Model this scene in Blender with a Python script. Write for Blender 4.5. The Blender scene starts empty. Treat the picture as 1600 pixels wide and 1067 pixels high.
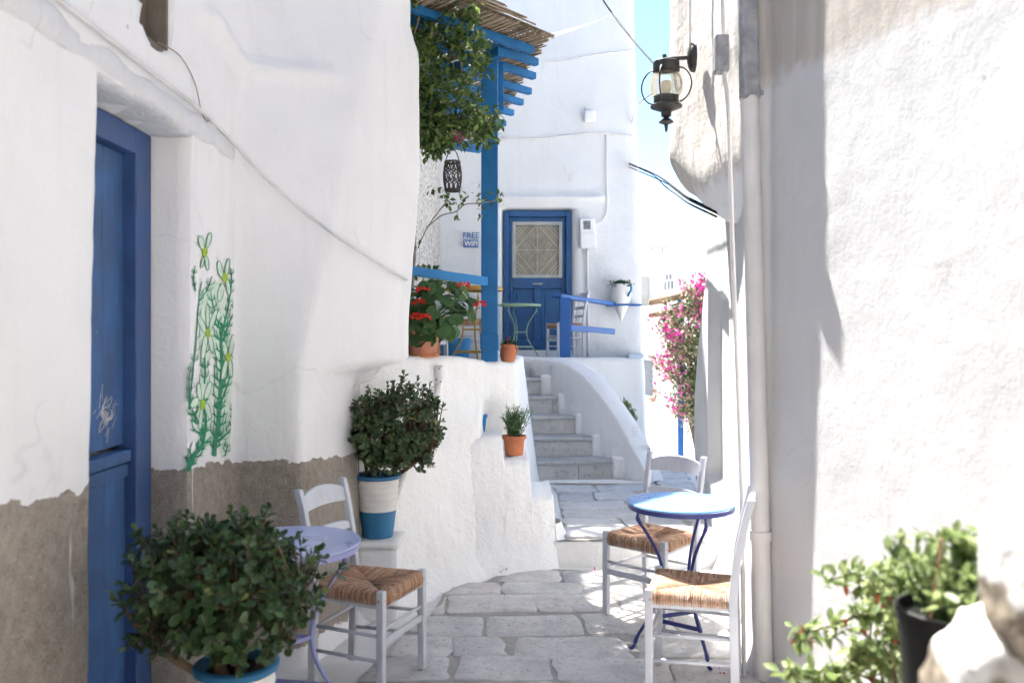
import bpy, bmesh, math, random
import numpy as np
from mathutils import Vector, Matrix, noise as mnoise

random.seed(7)
R = math.radians
SC = bpy.context.scene
COL = SC.collection

# ------------------------------------------------------------------ camera
F, CX, HZ, EYE = 1333.3, 800.0, 525.0, 1.6
cam_data = bpy.data.cameras.new('camera')
cam = bpy.data.objects.new('camera', cam_data)
COL.objects.link(cam)
cam.location = (0, 0, EYE)
cam.rotation_euler = (R(90), 0, 0)
cam_data.sensor_width = 36
cam_data.lens = 30
cam_data.shift_y = -8.5 / 1600
cam_data.clip_start = 0.05
cam_data.clip_end = 600
cam_data.dof.use_dof = True
cam_data.dof.focus_distance = 6.2
cam_data.dof.aperture_fstop = 2.6
SC.camera = cam

# ------------------------------------------------------------------ light
SUN_AZ, SUN_EL = 25.5, 61.0          # degrees left of straight ahead, above the horizon
w = bpy.data.worlds.new('World'); SC.world = w; w.use_nodes = True
wn = w.node_tree.nodes; wl = w.node_tree.links
sky = wn.new('ShaderNodeTexSky'); sky.sky_type = 'NISHITA'; sky.sun_disc = False
sky.sun_elevation = R(SUN_EL); sky.sun_rotation = R(-SUN_AZ)
sky.dust_density = 0.0; sky.ozone_density = 2.0; sky.air_density = 1.0
wn['Background'].inputs['Strength'].default_value = 0.066
wl.new(sky.outputs[0], wn['Background'].inputs['Color'])
sun_d = bpy.data.lights.new('sun', 'SUN'); sun_d.energy = 4.7; sun_d.angle = R(0.53); sun_d.color = (1.0, 0.965, 0.925)
sun = bpy.data.objects.new('sun', sun_d); COL.objects.link(sun)
SUN = Vector((-math.sin(R(SUN_AZ)) * math.cos(R(SUN_EL)), math.cos(R(SUN_AZ)) * math.cos(R(SUN_EL)), math.sin(R(SUN_EL))))
sun.rotation_euler = SUN.to_track_quat('Z', 'Y').to_euler()
sun.location = (-6, 10, 18)
SC.view_settings.view_transform = 'Standard'
SC.view_settings.look = 'None'
SC.view_settings.gamma = 1
SC.view_settings.use_curve_mapping = False
SC.view_settings.exposure = 2.2
SC.render.engine = 'CYCLES'
cy = SC.cycles
cy.use_denoising = True
cy.max_bounces = 6; cy.diffuse_bounces = 4; cy.glossy_bounces = 2; cy.transmission_bounces = 6
cy.transparent_max_bounces = 8
cy.use_adaptive_sampling = True; cy.adaptive_threshold = 0.05; cy.adaptive_min_samples = 8
cy.sample_clamp_indirect = 8

# ------------------------------------------------------------------ helpers
def at(px, py, d):
    """the place that lies d metres ahead, seen at photo pixel px, py"""
    return Vector(((px - CX) * d / F, d, EYE - (py - HZ) * d / F))

def zat(px, py, z):
    d = (EYE - z) * F / (py - HZ)
    return Vector(((px - CX) * d / F, d, z))

def ss(x, a, b):
    t = max(0.0, min(1.0, (x - a) / (b - a)))
    return t * t * (3 - 2 * t)

def lerp(a, b, t): return a + (b - a) * t

def nz(p, s, seed=0.0):
    return mnoise.noise(Vector((p[0] * s + seed, p[1] * s - seed, p[2] * s + 2 * seed)))

def lumps(p, amp=1.0):
    return amp * (0.010 * nz(p, 1.3) + 0.006 * nz(p, 3.7, 5) + 0.0028 * nz(p, 11, 9) + 0.0012 * nz(p, 30, 3))

class MB:
    """collects shapes for ONE mesh object"""
    def __init__(s): s.v = []; s.f = []
    def add(s, vs, fs):
        o = len(s.v); s.v += [tuple(x) for x in vs]; s.f += [tuple(i + o for i in q) for q in fs]; return s
    def box(s, c, size, rot=None):
        c = Vector(c); h = Vector(size) / 2
        vs = [Vector((x * h.x, y * h.y, z * h.z)) for x in (-1, 1) for y in (-1, 1) for z in (-1, 1)]
        if rot is not None: vs = [rot @ v for v in vs]
        return s.add([c + v for v in vs], [(0, 1, 3, 2), (4, 6, 7, 5), (0, 4, 5, 1), (2, 3, 7, 6), (0, 2, 6, 4), (1, 5, 7, 3)])
    def span(s, a, b):
        a, b = Vector(a), Vector(b)
        return s.box((a + b) / 2, [abs(x) for x in (b - a)])
    def bar(s, p0, p1, wd, ht, up=(0, 0, 1), w1=None, h1=None):
        p0, p1 = Vector(p0), Vector(p1); t = (p1 - p0).normalized(); up = Vector(up)
        side = t.cross(up)
        if side.length < 1e-4: side = t.cross(Vector((0, 1, 0)))
        side.normalize(); u = side.cross(t)
        w1 = w1 or wd; h1 = h1 or ht
        vs = []
        for p, a, b in ((p0, wd, ht), (p1, w1, h1)):
            vs += [p - side * a / 2 - u * b / 2, p + side * a / 2 - u * b / 2, p + side * a / 2 + u * b / 2, p - side * a / 2 + u * b / 2]
        return s.add(vs, [(3, 2, 1, 0), (4, 5, 6, 7), (0, 1, 5, 4), (1, 2, 6, 5), (2, 3, 7, 6), (3, 0, 4, 7)])
    def tube(s, pts, r, n=8, flat=1.0, cap=True):
        pts = [Vector(p) for p in pts]; m = len(pts)
        rs = r if isinstance(r, (list, tuple)) else [r] * m
        vs = []; ref = None
        for i, p in enumerate(pts):
            t = (pts[min(i + 1, m - 1)] - pts[max(i - 1, 0)])
            if t.length < 1e-9: t = Vector((0, 0, 1))
            t.normalize()
            if ref is None:
                ref = t.cross(Vector((0, 0, 1)))
                if ref.length < 1e-3: ref = Vector((1, 0, 0))
            ref = (ref - t * ref.dot(t)).normalized(); b = t.cross(ref)
            for k in range(n):
                a = 2 * math.pi * k / n
                vs.append(p + ref * math.cos(a) * rs[i] + b * math.sin(a) * rs[i] * flat)
        fs = [(i * n + k, i * n + (k + 1) % n, (i + 1) * n + (k + 1) % n, (i + 1) * n + k) for i in range(m - 1) for k in range(n)]
        if cap: fs += [tuple(range(n))[::-1], tuple((m - 1) * n + k for k in range(n))]
        return s.add(vs, fs)
    def lathe(s, prof, n=28, c=(0, 0, 0), cap=True):
        c = Vector(c); m = len(prof)
        vs = [c + Vector((r * math.cos(2 * math.pi * k / n), r * math.sin(2 * math.pi * k / n), z)) for r, z in prof for k in range(n)]
        fs = [(i * n + k, i * n + (k + 1) % n, (i + 1) * n + (k + 1) % n, (i + 1) * n + k) for i in range(m - 1) for k in range(n)]
        if cap: fs += [tuple(range(n))[::-1], tuple((m - 1) * n + k for k in range(n))]
        return s.add(vs, fs)
    def sheet(s, fn, us, vs_, closed=False):
        nu, nv = len(us), len(vs_)
        pts = [fn(u, v) for u in us for v in vs_]
        fs = [(i * nv + j, (i + 1) * nv + j, (i + 1) * nv + j + 1, i * nv + j + 1) for i in range(nu - 1) for j in range(nv - 1)]
        return s.add(pts, fs)
    def prism(s, outline, z0, z1):
        n = len(outline)
        vs = [(x, y, z0) for x, y in outline] + [(x, y, z1) for x, y in outline]
        fs = [tuple(range(n))[::-1], tuple(range(n, 2 * n))] + [(i, (i + 1) % n, n + (i + 1) % n, n + i) for i in range(n)]
        return s.add(vs, fs)
    def build(s, name, mat, parent=None, smooth=False, bevel=0, kind=None, seg=2, angle=None, fix=True):
        me = bpy.data.meshes.new(name)
        me.from_pydata(s.v, [], s.f); me.validate(); me.update()
        if fix:
            bm = bmesh.new(); bm.from_mesh(me); bmesh.ops.recalc_face_normals(bm, faces=bm.faces); bm.to_mesh(me); bm.free()
        return link(name, me, mat, parent, smooth, bevel, kind, seg, angle)

def link(name, me, mat, parent=None, smooth=False, bevel=0, kind=None, seg=2, angle=None):
    o = bpy.data.objects.new(name, me); COL.objects.link(o)
    if mat is not None and not me.materials: me.materials.append(mat)
    if smooth:
        me.polygons.foreach_set('use_smooth', [True] * len(me.polygons))
        if angle: me.set_sharp_from_angle(angle=R(angle))
    if bevel:
        b = o.modifiers.new('bevel', 'BEVEL'); b.width = bevel; b.segments = seg; b.limit_method = 'ANGLE'; b.angle_limit = R(40)
    if parent: o.parent = parent
    if kind: o['kind'] = kind
    return o

def tag(o, label, cat, group=None, kind=None):
    o['label'] = label; o['category'] = cat
    if group: o['group'] = group
    if kind: o['kind'] = kind
    return o

def thing(name, label, cat, loc=(0, 0, 0), rz=0, group=None):
    o = bpy.data.objects.new(name, None); COL.objects.link(o)
    o.location = loc; o.rotation_euler = (0, 0, rz); o.empty_display_size = 0.1
    return tag(o, label, cat, group)

def children(o): return [c for c in bpy.data.objects if c.parent == o]

def copy_tree(o, parent=None):
    c = o.copy(); COL.objects.link(c); c.parent = parent
    for ch in children(o): copy_tree(ch, c)
    return c

# ------------------------------------------------------------------ materials
def new_mat(name):
    m = bpy.data.materials.new(name); m.use_nodes = True
    nt = m.node_tree
    return m, nt.nodes, nt.links, nt.nodes['Principled BSDF']

def N(nodes, kind, **kw):
    n = nodes.new('ShaderNode' + kind)
    for k, v in kw.items():
        if k in n.inputs.keys(): n.inputs[k].default_value = v
        else: setattr(n, k, v)
    return n

def ramp(nodes, links, src, stops, interp='LINEAR'):
    r = nodes.new('ShaderNodeValToRGB'); r.color_ramp.interpolation = interp
    e = r.color_ramp.elements
    while len(e) < len(stops): e.new(0.5)
    for el, (p, c) in zip(e, stops):
        el.position = p; el.color = (c, c, c, 1) if isinstance(c, (int, float)) else (*c, 1)
    links.new(src, r.inputs[0]); return r.outputs[0]

def mixc(nodes, links, fac, a, b, mode='MIX'):
    n = nodes.new('ShaderNodeMix'); n.data_type = 'RGBA'; n.blend_type = mode
    for i, s in ((0, fac), (6, a), (7, b)):
        if hasattr(s, 'is_linked'): links.new(s, n.inputs[i])
        elif isinstance(s, (int, float)): n.inputs[i].default_value = s
        else: n.inputs[i].default_value = (*s, 1)
    return n.outputs[2]

def math_n(nodes, links, op, a, b=0.0, clamp=False):
    n = nodes.new('ShaderNodeMath'); n.operation = op; n.use_clamp = clamp
    for i, s in ((0, a), (1, b)):
        if hasattr(s, 'is_linked'): links.new(s, n.inputs[i])
        else: n.inputs[i].default_value = s
    return n.outputs[0]

def world_pos(nodes, links, scale=(1, 1, 1)):
    g = nodes.new('ShaderNodeNewGeometry'); mp = nodes.new('ShaderNodeMapping')
    mp.inputs['Scale'].default_value = scale
    links.new(g.outputs['Position'], mp.inputs[0]); return mp.outputs[0]

def tex_noise(nodes, links, vec, scale, detail=4, rough=0.55):
    n = N(nodes, 'TexNoise', Scale=scale, Detail=min(detail, 2.5) if detail < 7 else 3.5, Roughness=rough)
    links.new(vec, n.inputs['Vector']); return n.outputs['Fac']

def bump(nodes, links, hs, dist, strength=1.0):
    """hs: list of (socket, weight)"""
    tot = None
    for s, wgt in hs:
        x = math_n(nodes, links, 'MULTIPLY', s, wgt)
        tot = x if tot is None else math_n(nodes, links, 'ADD', tot, x)
    b = N(nodes, 'Bump', Distance=dist, Strength=strength)
    links.new(tot, b.inputs['Height']); return b.outputs[0]

def stucco(name, base=(0.80, 0.80, 0.80), rough_amt=1.0, dado=False, beige=None, speckle=None, spot=True):
    m, n, l, p = new_mat(name)
    v = world_pos(n, l)
    big = tex_noise(n, l, v, 1.7, 5); mid = tex_noise(n, l, v, 9, 5, 0.6); fine = tex_noise(n, l, v, 55, 6, 0.65)
    c1 = tuple(x * 0.93 for x in base)
    col = mixc(n, l, ramp(n, l, big, [(0.35, 0.0), (0.7, 1.0)]), base, c1)
    streak = tex_noise(n, l, world_pos(n, l, (2.2, 2.2, 0.16)), 5.5, 6, 0.7)
    col = mixc(n, l, ramp(n, l, streak, [(0.55, 0.0), (0.74, 0.5)]), col, tuple(x * y for x, y in zip(base, (0.90, 0.885, 0.85))))
    hs = [(mid, 0.9 * rough_amt), (fine, 0.30 * rough_amt)]
    if spot:
        vo = N(n, 'TexVoronoi', Scale=2.6, Randomness=1.0); l.new(v, vo.inputs['Vector'])
        sp = ramp(n, l, vo.outputs['Distance'], [(0.012, 1.0), (0.03, 0.0)])
        gate = ramp(n, l, big, [(0.50, 1.0), (0.56, 0.0)])
        sp = math_n(n, l, 'MULTIPLY', sp, gate)
        col = mixc(n, l, math_n(n, l, 'MULTIPLY', sp, 0.65), col, (0.30, 0.28, 0.26))
        # hairline cracks
        ve = N(n, 'TexVoronoi', Scale=0.9, Randomness=1.0, feature='DISTANCE_TO_EDGE')
        wv = n.new('ShaderNodeVectorMath'); wv.operation = 'ADD'
        l.new(v, wv.inputs[0])
        nc = N(n, 'TexNoise', Scale=3.0, Detail=2.0); l.new(v, nc.inputs['Vector'])
        sc_ = n.new('ShaderNodeVectorMath'); sc_.operation = 'SCALE'; sc_.inputs[3].default_value = 0.45
        l.new(nc.outputs['Color'], sc_.inputs[0]); l.new(sc_.outputs[0], wv.inputs[1]); l.new(wv.outputs[0], ve.inputs['Vector'])
        cr = ramp(n, l, ve.outputs['Distance'], [(0.0, 1.0), (0.006, 0.0)])
        cr = math_n(n, l, 'MULTIPLY', cr, ramp(n, l, big, [(0.53, 0.0), (0.62, 0.6)]))
        col = mixc(n, l, cr, col, tuple(x * 0.72 for x in base))
    if beige:     # bare plaster above a hand-painted line: z0 + slope * y
        z0, sl, bc = beige
        g = n.new('ShaderNodeNewGeometry'); sx = n.new('ShaderNodeSeparateXYZ'); l.new(g.outputs['Position'], sx.inputs[0])
        ln = math_n(n, l, 'SUBTRACT', sx.outputs[2], math_n(n, l, 'ADD', math_n(n, l, 'MULTIPLY', sx.outputs[1], sl), z0))
        ln = math_n(n, l, 'ADD', ln, math_n(n, l, 'MULTIPLY', math_n(n, l, 'SUBTRACT', mid, 0.5), 0.16))
        fb = ramp(n, l, math_n(n, l, 'ADD', math_n(n, l, 'MULTIPLY', ln, 5.0), 0.5), [(0.3, 0.0), (0.7, 1.0)])
        wb = ramp(n, l, streak, [(0.35, bc), (0.7, tuple(x * 0.8 for x in bc))])
        col = mixc(n, l, fb, col, wb)
    if speckle:   # rough pebble-dash: x below a limit and z in a range
        xm, za, zb = speckle
        g = n.new('ShaderNodeNewGeometry'); sx = n.new('ShaderNodeSeparateXYZ'); l.new(g.outputs['Position'], sx.inputs[0])
        f1 = math_n(n, l, 'LESS_THAN', sx.outputs[0], xm)
        pv = N(n, 'TexVoronoi', Scale=34.0); l.new(v, pv.inputs['Vector'])
        pb = ramp(n, l, tex_noise(n, l, v, 30, 3, 0.6), [(0.40, (0.62, 0.60, 0.57)), (0.52, (0.5, 0.47, 0.43)), (0.6, (0.22, 0.19, 0.16))])
        col = mixc(n, l, f1, col, pb)
        hs.append((math_n(n, l, 'MULTIPLY', tex_noise(n, l, v, 32, 3), f1), 1.2))
    rough = None
    if dado:
        g = n.new('ShaderNodeNewGeometry'); sx = n.new('ShaderNodeSeparateXYZ'); l.new(g.outputs['Position'], sx.inputs[0])
        z = sx.outputs[2]
        jag = math_n(n, l, 'MULTIPLY', math_n(n, l, 'SUBTRACT', tex_noise(n, l, v, 9, 7, 0.75), 0.5), 0.11)
        # the paint line drops towards the corner
        zl = math_n(n, l, 'ADD', math_n(n, l, 'MULTIPLY', sx.outputs[1], -0.085), 1.345)
        top = math_n(n, l, 'LESS_THAN', math_n(n, l, 'ADD', z, jag), zl)
        low = math_n(n, l, 'GREATER_THAN', math_n(n, l, 'ADD', z, jag), 0.07)
        dm = math_n(n, l, 'MULTIPLY', top, low)
        drip = tex_noise(n, l, world_pos(n, l, (1, 1, 0.08)), 16, 4, 0.6)
        dr = math_n(n, l, 'MULTIPLY', ramp(n, l, drip, [(0.655, 0.0), (0.68, 0.75)]), ramp(n, l, z, [(0.62, 0.0), (0.95, 1.0)]))
        spl = ramp(n, l, tex_noise(n, l, v, 70, 3, 0.6), [(0.70, 0.0), (0.74, 0.8)])
        dr = math_n(n, l, 'MAXIMUM', dr, math_n(n, l, 'MULTIPLY', spl, 0.7))
        cc = ramp(n, l, tex_noise(n, l, v, 26, 7, 0.72), [(0.28, (0.25, 0.215, 0.175)), (0.5, (0.345, 0.30, 0.25)), (0.72, (0.43, 0.38, 0.32))])
        cc = mixc(n, l, ramp(n, l, big, [(0.3, 0.0), (0.7, 0.6)]), cc, (0.38, 0.345, 0.30))
        pit = tex_noise(n, l, v, 120, 3, 0.6)
        cc = mixc(n, l, ramp(n, l, pit, [(0.34, 0.6), (0.42, 0.0)]), cc, (0.13, 0.11, 0.09))
        cc = mixc(n, l, dr, cc, base)
        col = mixc(n, l, dm, col, cc)
        hs.append((dm, -0.5)); hs.append((math_n(n, l, 'MULTIPLY', pit, dm), 0.9))
    l.new(col, p.inputs['Base Color'])
    p.inputs['Roughness'].default_value = 0.92
    p.inputs['Specular IOR Level'].default_value = 0.2
    l.new(bump(n, l, hs, 0.012, 0.75), p.inputs['Normal'])
    return m

def paint(name, base, rough=0.5, var=0.12, chips=None, grain=True, spec=0.35, scale=1.0, obj=True, bstr=0.35):
    m, n, l, p = new_mat(name)
    if obj:
        tc = n.new('ShaderNodeTexCoord'); v = tc.outputs['Object']
    else: v = world_pos(n, l)
    a = tex_noise(n, l, v, 6 * scale, 6, 0.65)
    mp = n.new('ShaderNodeMapping'); mp.inputs['Scale'].default_value = (1, 1, 0.12); l.new(v, mp.inputs[0])
    b = tex_noise(n, l, mp.outputs[0], 45 * scale, 4, 0.6)
    dk = tuple(x * (1 - var * 1.6) for x in base); lt = tuple(min(1, x * (1 + var)) for x in base)
    col = ramp(n, l, a, [(0.3, dk), (0.7, lt)])
    if grain: col = mixc(n, l, ramp(n, l, b, [(0.35, 0.5), (0.6, 0.0)]), col, dk)
    if chips:
        ch = ramp(n, l, tex_noise(n, l, v, 38 * scale, 7, 0.75), [(chips[1], 0.0), (chips[1] + 0.03, 1.0)])
        col = mixc(n, l, ch, col, chips[0])
    l.new(col, p.inputs['Base Color'])
    l.new(ramp(n, l, a, [(0.3, rough - 0.08), (0.7, rough + 0.1)]), p.inputs['Roughness'])
    p.inputs['Specular IOR Level'].default_value = spec
    l.new(bump(n, l, [(a, 0.4), (b, 0.5 if grain else 0.05)], 0.004, bstr), p.inputs['Normal'])
    return m

def leafy(name, stops, rough=0.42, transl=0.3, spec=0.4):
    m, n, l, p = new_mat(name)
    g = n.new('ShaderNodeNewGeometry'); oi = n.new('ShaderNodeObjectInfo')
    rnd = math_n(n, l, 'FRACT', math_n(n, l, 'ADD', g.outputs['Random Per Island'], oi.outputs['Random']))
    col = ramp(n, l, rnd, stops)
    nsv = tex_noise(n, l, world_pos(n, l), 60, 3)
    col = mixc(n, l, ramp(n, l, nsv, [(0.35, 0.0), (0.75, 0.25)]), col, tuple(min(1, x * 1.5) for x in stops[-2 if len(stops) > 3 else -1][1]))
    l.new(col, p.inputs['Base Color']); p.inputs['Roughness'].default_value = rough
    p.inputs['Specular IOR Level'].default_value = spec
    if transl:
        t = n.new('ShaderNodeBsdfTranslucent'); l.new(col, t.inputs[0])
        mx = n.new('ShaderNodeMixShader'); mx.inputs[0].default_value = transl
        l.new(p.outputs[0], mx.inputs[1]); l.new(t.outputs[0], mx.inputs[2])
        l.new(mx.outputs[0], n['Material Output'].inputs[0])
    return m

def stone_mat(name, lo, mid, hi, warm, scale=1.0, rough=0.75):
    m, n, l, p = new_mat(name)
    v = world_pos(n, l); oi = n.new('ShaderNodeObjectInfo')
    off = n.new('ShaderNodeVectorMath'); off.operation = 'ADD'
    cb = n.new('ShaderNodeCombineXYZ')
    for k in range(3): l.new(math_n(n, l, 'MULTIPLY', oi.outputs['Random'], 17.0 + 9 * k), cb.inputs[k])
    l.new(v, off.inputs[0]); l.new(cb.outputs[0], off.inputs[1]); v = off.outputs[0]
    a = tex_noise(n, l, v, 4.5 * scale, 8, 0.68); b = tex_noise(n, l, v, 40 * scale, 6, 0.7)
    c = tex_noise(n, l, v, 13 * scale, 7, 0.7)
    col = ramp(n, l, a, [(0.25, lo), (0.5, mid), (0.75, hi)])
    col = mixc(n, l, ramp(n, l, oi.outputs['Random'], [(0.0, 0.0), (1.0, 1.0)]), col, mixc(n, l, ramp(n, l, c, [(0.35, 0.0), (0.65, 1.0)]), col, warm))
    col = mixc(n, l, ramp(n, l, oi.outputs['Random'], [(0.0, 0.5), (0.5, 0.0), (1.0, 0.0)]), col, lo)
    col = mixc(n, l, ramp(n, l, c, [(0.60, 0.0), (0.72, 0.55)]), col, hi)
    col = mixc(n, l, ramp(n, l, b, [(0.30, 0.55), (0.44, 0.0)]), col, tuple(x * 0.5 for x in lo))
    l.new(col, p.inputs['Base Color']); p.inputs['Roughness'].default_value = rough
    p.inputs['Specular IOR Level'].default_value = 0.3
    l.new(bump(n, l, [(a, 0.5), (c, 0.6), (b, 0.35)], 0.009, 0.7), p.inputs['Normal'])
    return m

def metal(name, base, rough=0.45, var=0.2):
    m, n, l, p = new_mat(name)
    v = world_pos(n, l); a = tex_noise(n, l, v, 12, 7, 0.7)
    l.new(ramp(n, l, a, [(0.3, tuple(x * (1 - var) for x in base)), (0.7, tuple(min(1, x * (1 + var)) for x in base))]), p.inputs['Base Color'])
    p.inputs['Roughness'].default_value = rough; p.inputs['Specular IOR Level'].default_value = 0.5
    l.new(bump(n, l, [(a, 0.4)], 0.003, 0.4), p.inputs['Normal'])
    return m

WHITE = (0.85, 0.85, 0.845)
M = {}
M['stucco'] = stucco('limewash_stucco', WHITE)
M['stucco_left'] = stucco('limewash_over_concrete', (0.83, 0.825, 0.825), dado=True)
M['stucco_rough'] = stucco('rough_limewash', (0.90, 0.90, 0.892), rough_amt=2.2, spot=False)
M['stucco_right'] = stucco('limewash_below_bare_plaster', (0.66, 0.655, 0.65), rough_amt=0.36, beige=(2.41, 0.096, (0.54, 0.495, 0.445)))
M['stucco_over'] = stucco('limewash_overhang', (0.82, 0.815, 0.81), rough_amt=1.2, beige=(2.46, 0.0, (0.70, 0.655, 0.60)), spot=False)
M['stucco_back'] = stucco('cool_limewash', (0.695, 0.70, 0.705), rough_amt=0.8)
M['pebbledash'] = stucco('pebbledash', (0.72, 0.70, 0.67), rough_amt=1.0, speckle=(50.0, 0, 9), spot=False)
M['bare_stone'] = stucco('bare_stone_plaster', (0.30, 0.26, 0.21), rough_amt=2.0, spot=False)  # dark tone, for less bounce off the added rear house
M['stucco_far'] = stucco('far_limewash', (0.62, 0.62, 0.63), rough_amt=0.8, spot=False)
M['whitewash_floor'] = stucco('whitewashed_cement', (0.80, 0.79, 0.77), rough_amt=1.4)
M['door_blue'] = paint('weathered_door_blue', (0.045, 0.118, 0.285), 0.55, 0.24, chips=((0.32, 0.38, 0.48), 0.70), scale=1.0)
M['frame_blue'] = paint('door_frame_blue', (0.045, 0.095, 0.24), 0.5, 0.14, chips=((0.45, 0.47, 0.52), 0.71))
M['blue'] = paint('terrace_blue', (0.012, 0.15, 0.38), 0.5, 0.12, chips=((0.25, 0.35, 0.45), 0.72))
M['rail_blue'] = paint('rail_blue', (0.03, 0.22, 0.52), 0.45, 0.1)
M['door2_blue'] = paint('far_door_blue', (0.02, 0.085, 0.22), 0.5, 0.1)
M['rail2_blue'] = paint('stair_rail_blue', (0.02, 0.105, 0.34), 0.45, 0.1)
M['chair_grey'] = paint('chair_grey', (0.56, 0.58, 0.63), 0.5, 0.06, chips=((0.25, 0.24, 0.23), 0.78), spec=0.4)
M['lilac'] = paint('lilac_enamel', (0.38, 0.43, 0.66), 0.32, 0.06, grain=False, spec=0.5, bstr=0.15)
M['lilac_leg'] = paint('lilac_leg', (0.28, 0.30, 0.55), 0.4, 0.06, grain=False)
M['navy'] = paint('navy_enamel', (0.045, 0.055, 0.22), 0.38, 0.1, grain=False)
M['table_blue'] = paint('sky_blue_enamel', (0.15, 0.33, 0.70), 0.3, 0.06, grain=False, spec=0.5, bstr=0.15)
M['ochre'] = paint('ochre_enamel', (0.42, 0.26, 0.06), 0.45, 0.12, grain=False)
M['pale_green'] = paint('pale_green_enamel', (0.30, 0.45, 0.33), 0.45, 0.08, grain=False)
M['terracotta'] = paint('terracotta', (0.52, 0.19, 0.095), 0.8, 0.16, grain=False, spec=0.2)
M['terracotta_pale'] = paint('pale_terracotta', (0.58, 0.26, 0.165), 0.8, 0.14, grain=False, spec=0.2)
M['pot_white'] = paint('pot_white', (0.74, 0.72, 0.68), 0.6, 0.05, grain=False)
M['pot_blue'] = paint('pot_blue', (0.035, 0.17, 0.33), 0.5, 0.08, grain=False)
M['black_plastic'] = paint('black_plastic', (0.012, 0.012, 0.012), 0.45, 0.2, grain=False)
M['soil'] = stone_mat('soil', (0.02, 0.015, 0.01), (0.05, 0.035, 0.025), (0.10, 0.075, 0.05), (0.06, 0.045, 0.03), 3)
M['bark'] = paint('succulent_bark', (0.17, 0.115, 0.075), 0.85, 0.3, scale=2)
M['twig'] = paint('pale_twig', (0.30, 0.26, 0.21), 0.85, 0.25)
M['jade'] = leafy('jade_leaf', [(0.0, (0.020, 0.045, 0.018)), (0.5, (0.035, 0.075, 0.028)), (0.88, (0.055, 0.105, 0.034)), (0.975, (0.09, 0.155, 0.045)), (1.0, (0.26, 0.27, 0.08))], 0.33, 0.12, 0.5)
M['jade_far'] = leafy('jade_leaf_pale', [(0.0, (0.035, 0.065, 0.028)), (0.5, (0.065, 0.11, 0.045)), (0.9, (0.085, 0.145, 0.058)), (0.98, (0.12, 0.175, 0.07)), (1.0, (0.28, 0.28, 0.11))], 0.4, 0.12, 0.5)
M['vine'] = leafy('vine_leaf', [(0.0, (0.035, 0.07, 0.025)), (0.5, (0.075, 0.13, 0.038)), (0.8, (0.15, 0.225, 0.055)), (1.0, (0.32, 0.42, 0.10))], 0.4, 0.4)
M['geranium'] = leafy('geranium_leaf', [(0.0, (0.035, 0.085, 0.03)), (0.6, (0.06, 0.13, 0.045)), (1.0, (0.11, 0.20, 0.07))], 0.6, 0.25, 0.25)
M['rosemary'] = leafy('rosemary_leaf', [(0.0, (0.05, 0.11, 0.045)), (1.0, (0.14, 0.24, 0.10))], 0.55, 0.25)
M['fresh'] = leafy('fresh_leaf', [(0.0, (0.09, 0.13, 0.04)), (0.6, (0.18, 0.25, 0.085)), (1.0, (0.38, 0.44, 0.20))], 0.45, 0.45)
M['boug_leaf'] = leafy('bougainvillea_leaf', [(0.0, (0.05, 0.085, 0.03)), (0.6, (0.11, 0.15, 0.055)), (1.0, (0.24, 0.26, 0.12))], 0.5, 0.35)
M['magenta'] = leafy('bougainvillea_bract', [(0.0, (0.46, 0.03, 0.21)), (0.6, (0.60, 0.055, 0.30)), (1.0, (0.68, 0.18, 0.38))], 0.6, 0.35, 0.2)
M['dry'] = leafy('dried_bract', [(0.0, (0.42, 0.28, 0.20)), (1.0, (0.62, 0.48, 0.38))], 0.8, 0.3, 0.1)
M['red'] = leafy('geranium_red', [(0.0, (0.62, 0.025, 0.02)), (1.0, (0.80, 0.07, 0.045))], 0.6, 0.25, 0.2)
M['white_petal'] = leafy('white_petal', [(0.0, (0.75, 0.74, 0.62)), (1.0, (0.82, 0.82, 0.78))], 0.6, 0.3, 0.2)
M['fuchsia'] = leafy('fuchsia_bud', [(0.0, (0.4, 0.03, 0.06)), (1.0, (0.5, 0.12, 0.06))], 0.5, 0.2, 0.3)
M['paving'] = stone_mat('grey_flagstone', (0.40, 0.395, 0.385), (0.60, 0.59, 0.575), (0.76, 0.75, 0.73), (0.66, 0.605, 0.545))
M['paving_far'] = stone_mat('blue_grey_flagstone', (0.40, 0.405, 0.415), (0.56, 0.565, 0.575), (0.70, 0.70, 0.70), (0.62, 0.60, 0.57))
M['marble'] = stone_mat('grey_marble', (0.36, 0.365, 0.37), (0.49, 0.495, 0.50), (0.59, 0.595, 0.60), (0.53, 0.52, 0.50), 0.6, 0.6)
M['mortar'] = stone_mat('sandy_mortar', (0.30, 0.28, 0.25), (0.43, 0.405, 0.37), (0.56, 0.54, 0.50), (0.46, 0.42, 0.36), 2.5, 0.95)
M['rock'] = stone_mat('field_stone', (0.08, 0.07, 0.05), (0.17, 0.145, 0.11), (0.36, 0.32, 0.26), (0.28, 0.23, 0.16), 2.5, 0.9)
M['reed'] = leafy('reed_cane', [(0.0, (0.10, 0.075, 0.05)), (0.5, (0.24, 0.185, 0.13)), (1.0, (0.42, 0.35, 0.26))], 0.75, 0.0, 0.2)
M['wicker'] = paint('grey_wicker', (0.14, 0.125, 0.115), 0.8, 0.35)
M['iron'] = metal('black_iron', (0.035, 0.031, 0.028), 0.42, 0.5)
M['zinc'] = metal('weathered_zinc', (0.30, 0.30, 0.31), 0.6, 0.35)
M['pvc'] = paint('painted_pipe', (0.70, 0.675, 0.655), 0.55, 0.07, chips=((0.42, 0.36, 0.32), 0.76), obj=False, scale=0.6)
M['cable_white'] = paint('painted_cable', (0.72, 0.70, 0.68), 0.7, 0.1, grain=False)
M['cable_black'] = paint('black_cable', (0.02, 0.02, 0.02), 0.85, 0.1, grain=False)
M['plastic_white'] = paint('white_plastic', (0.74, 0.74, 0.74), 0.45, 0.04, grain=False)
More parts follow.
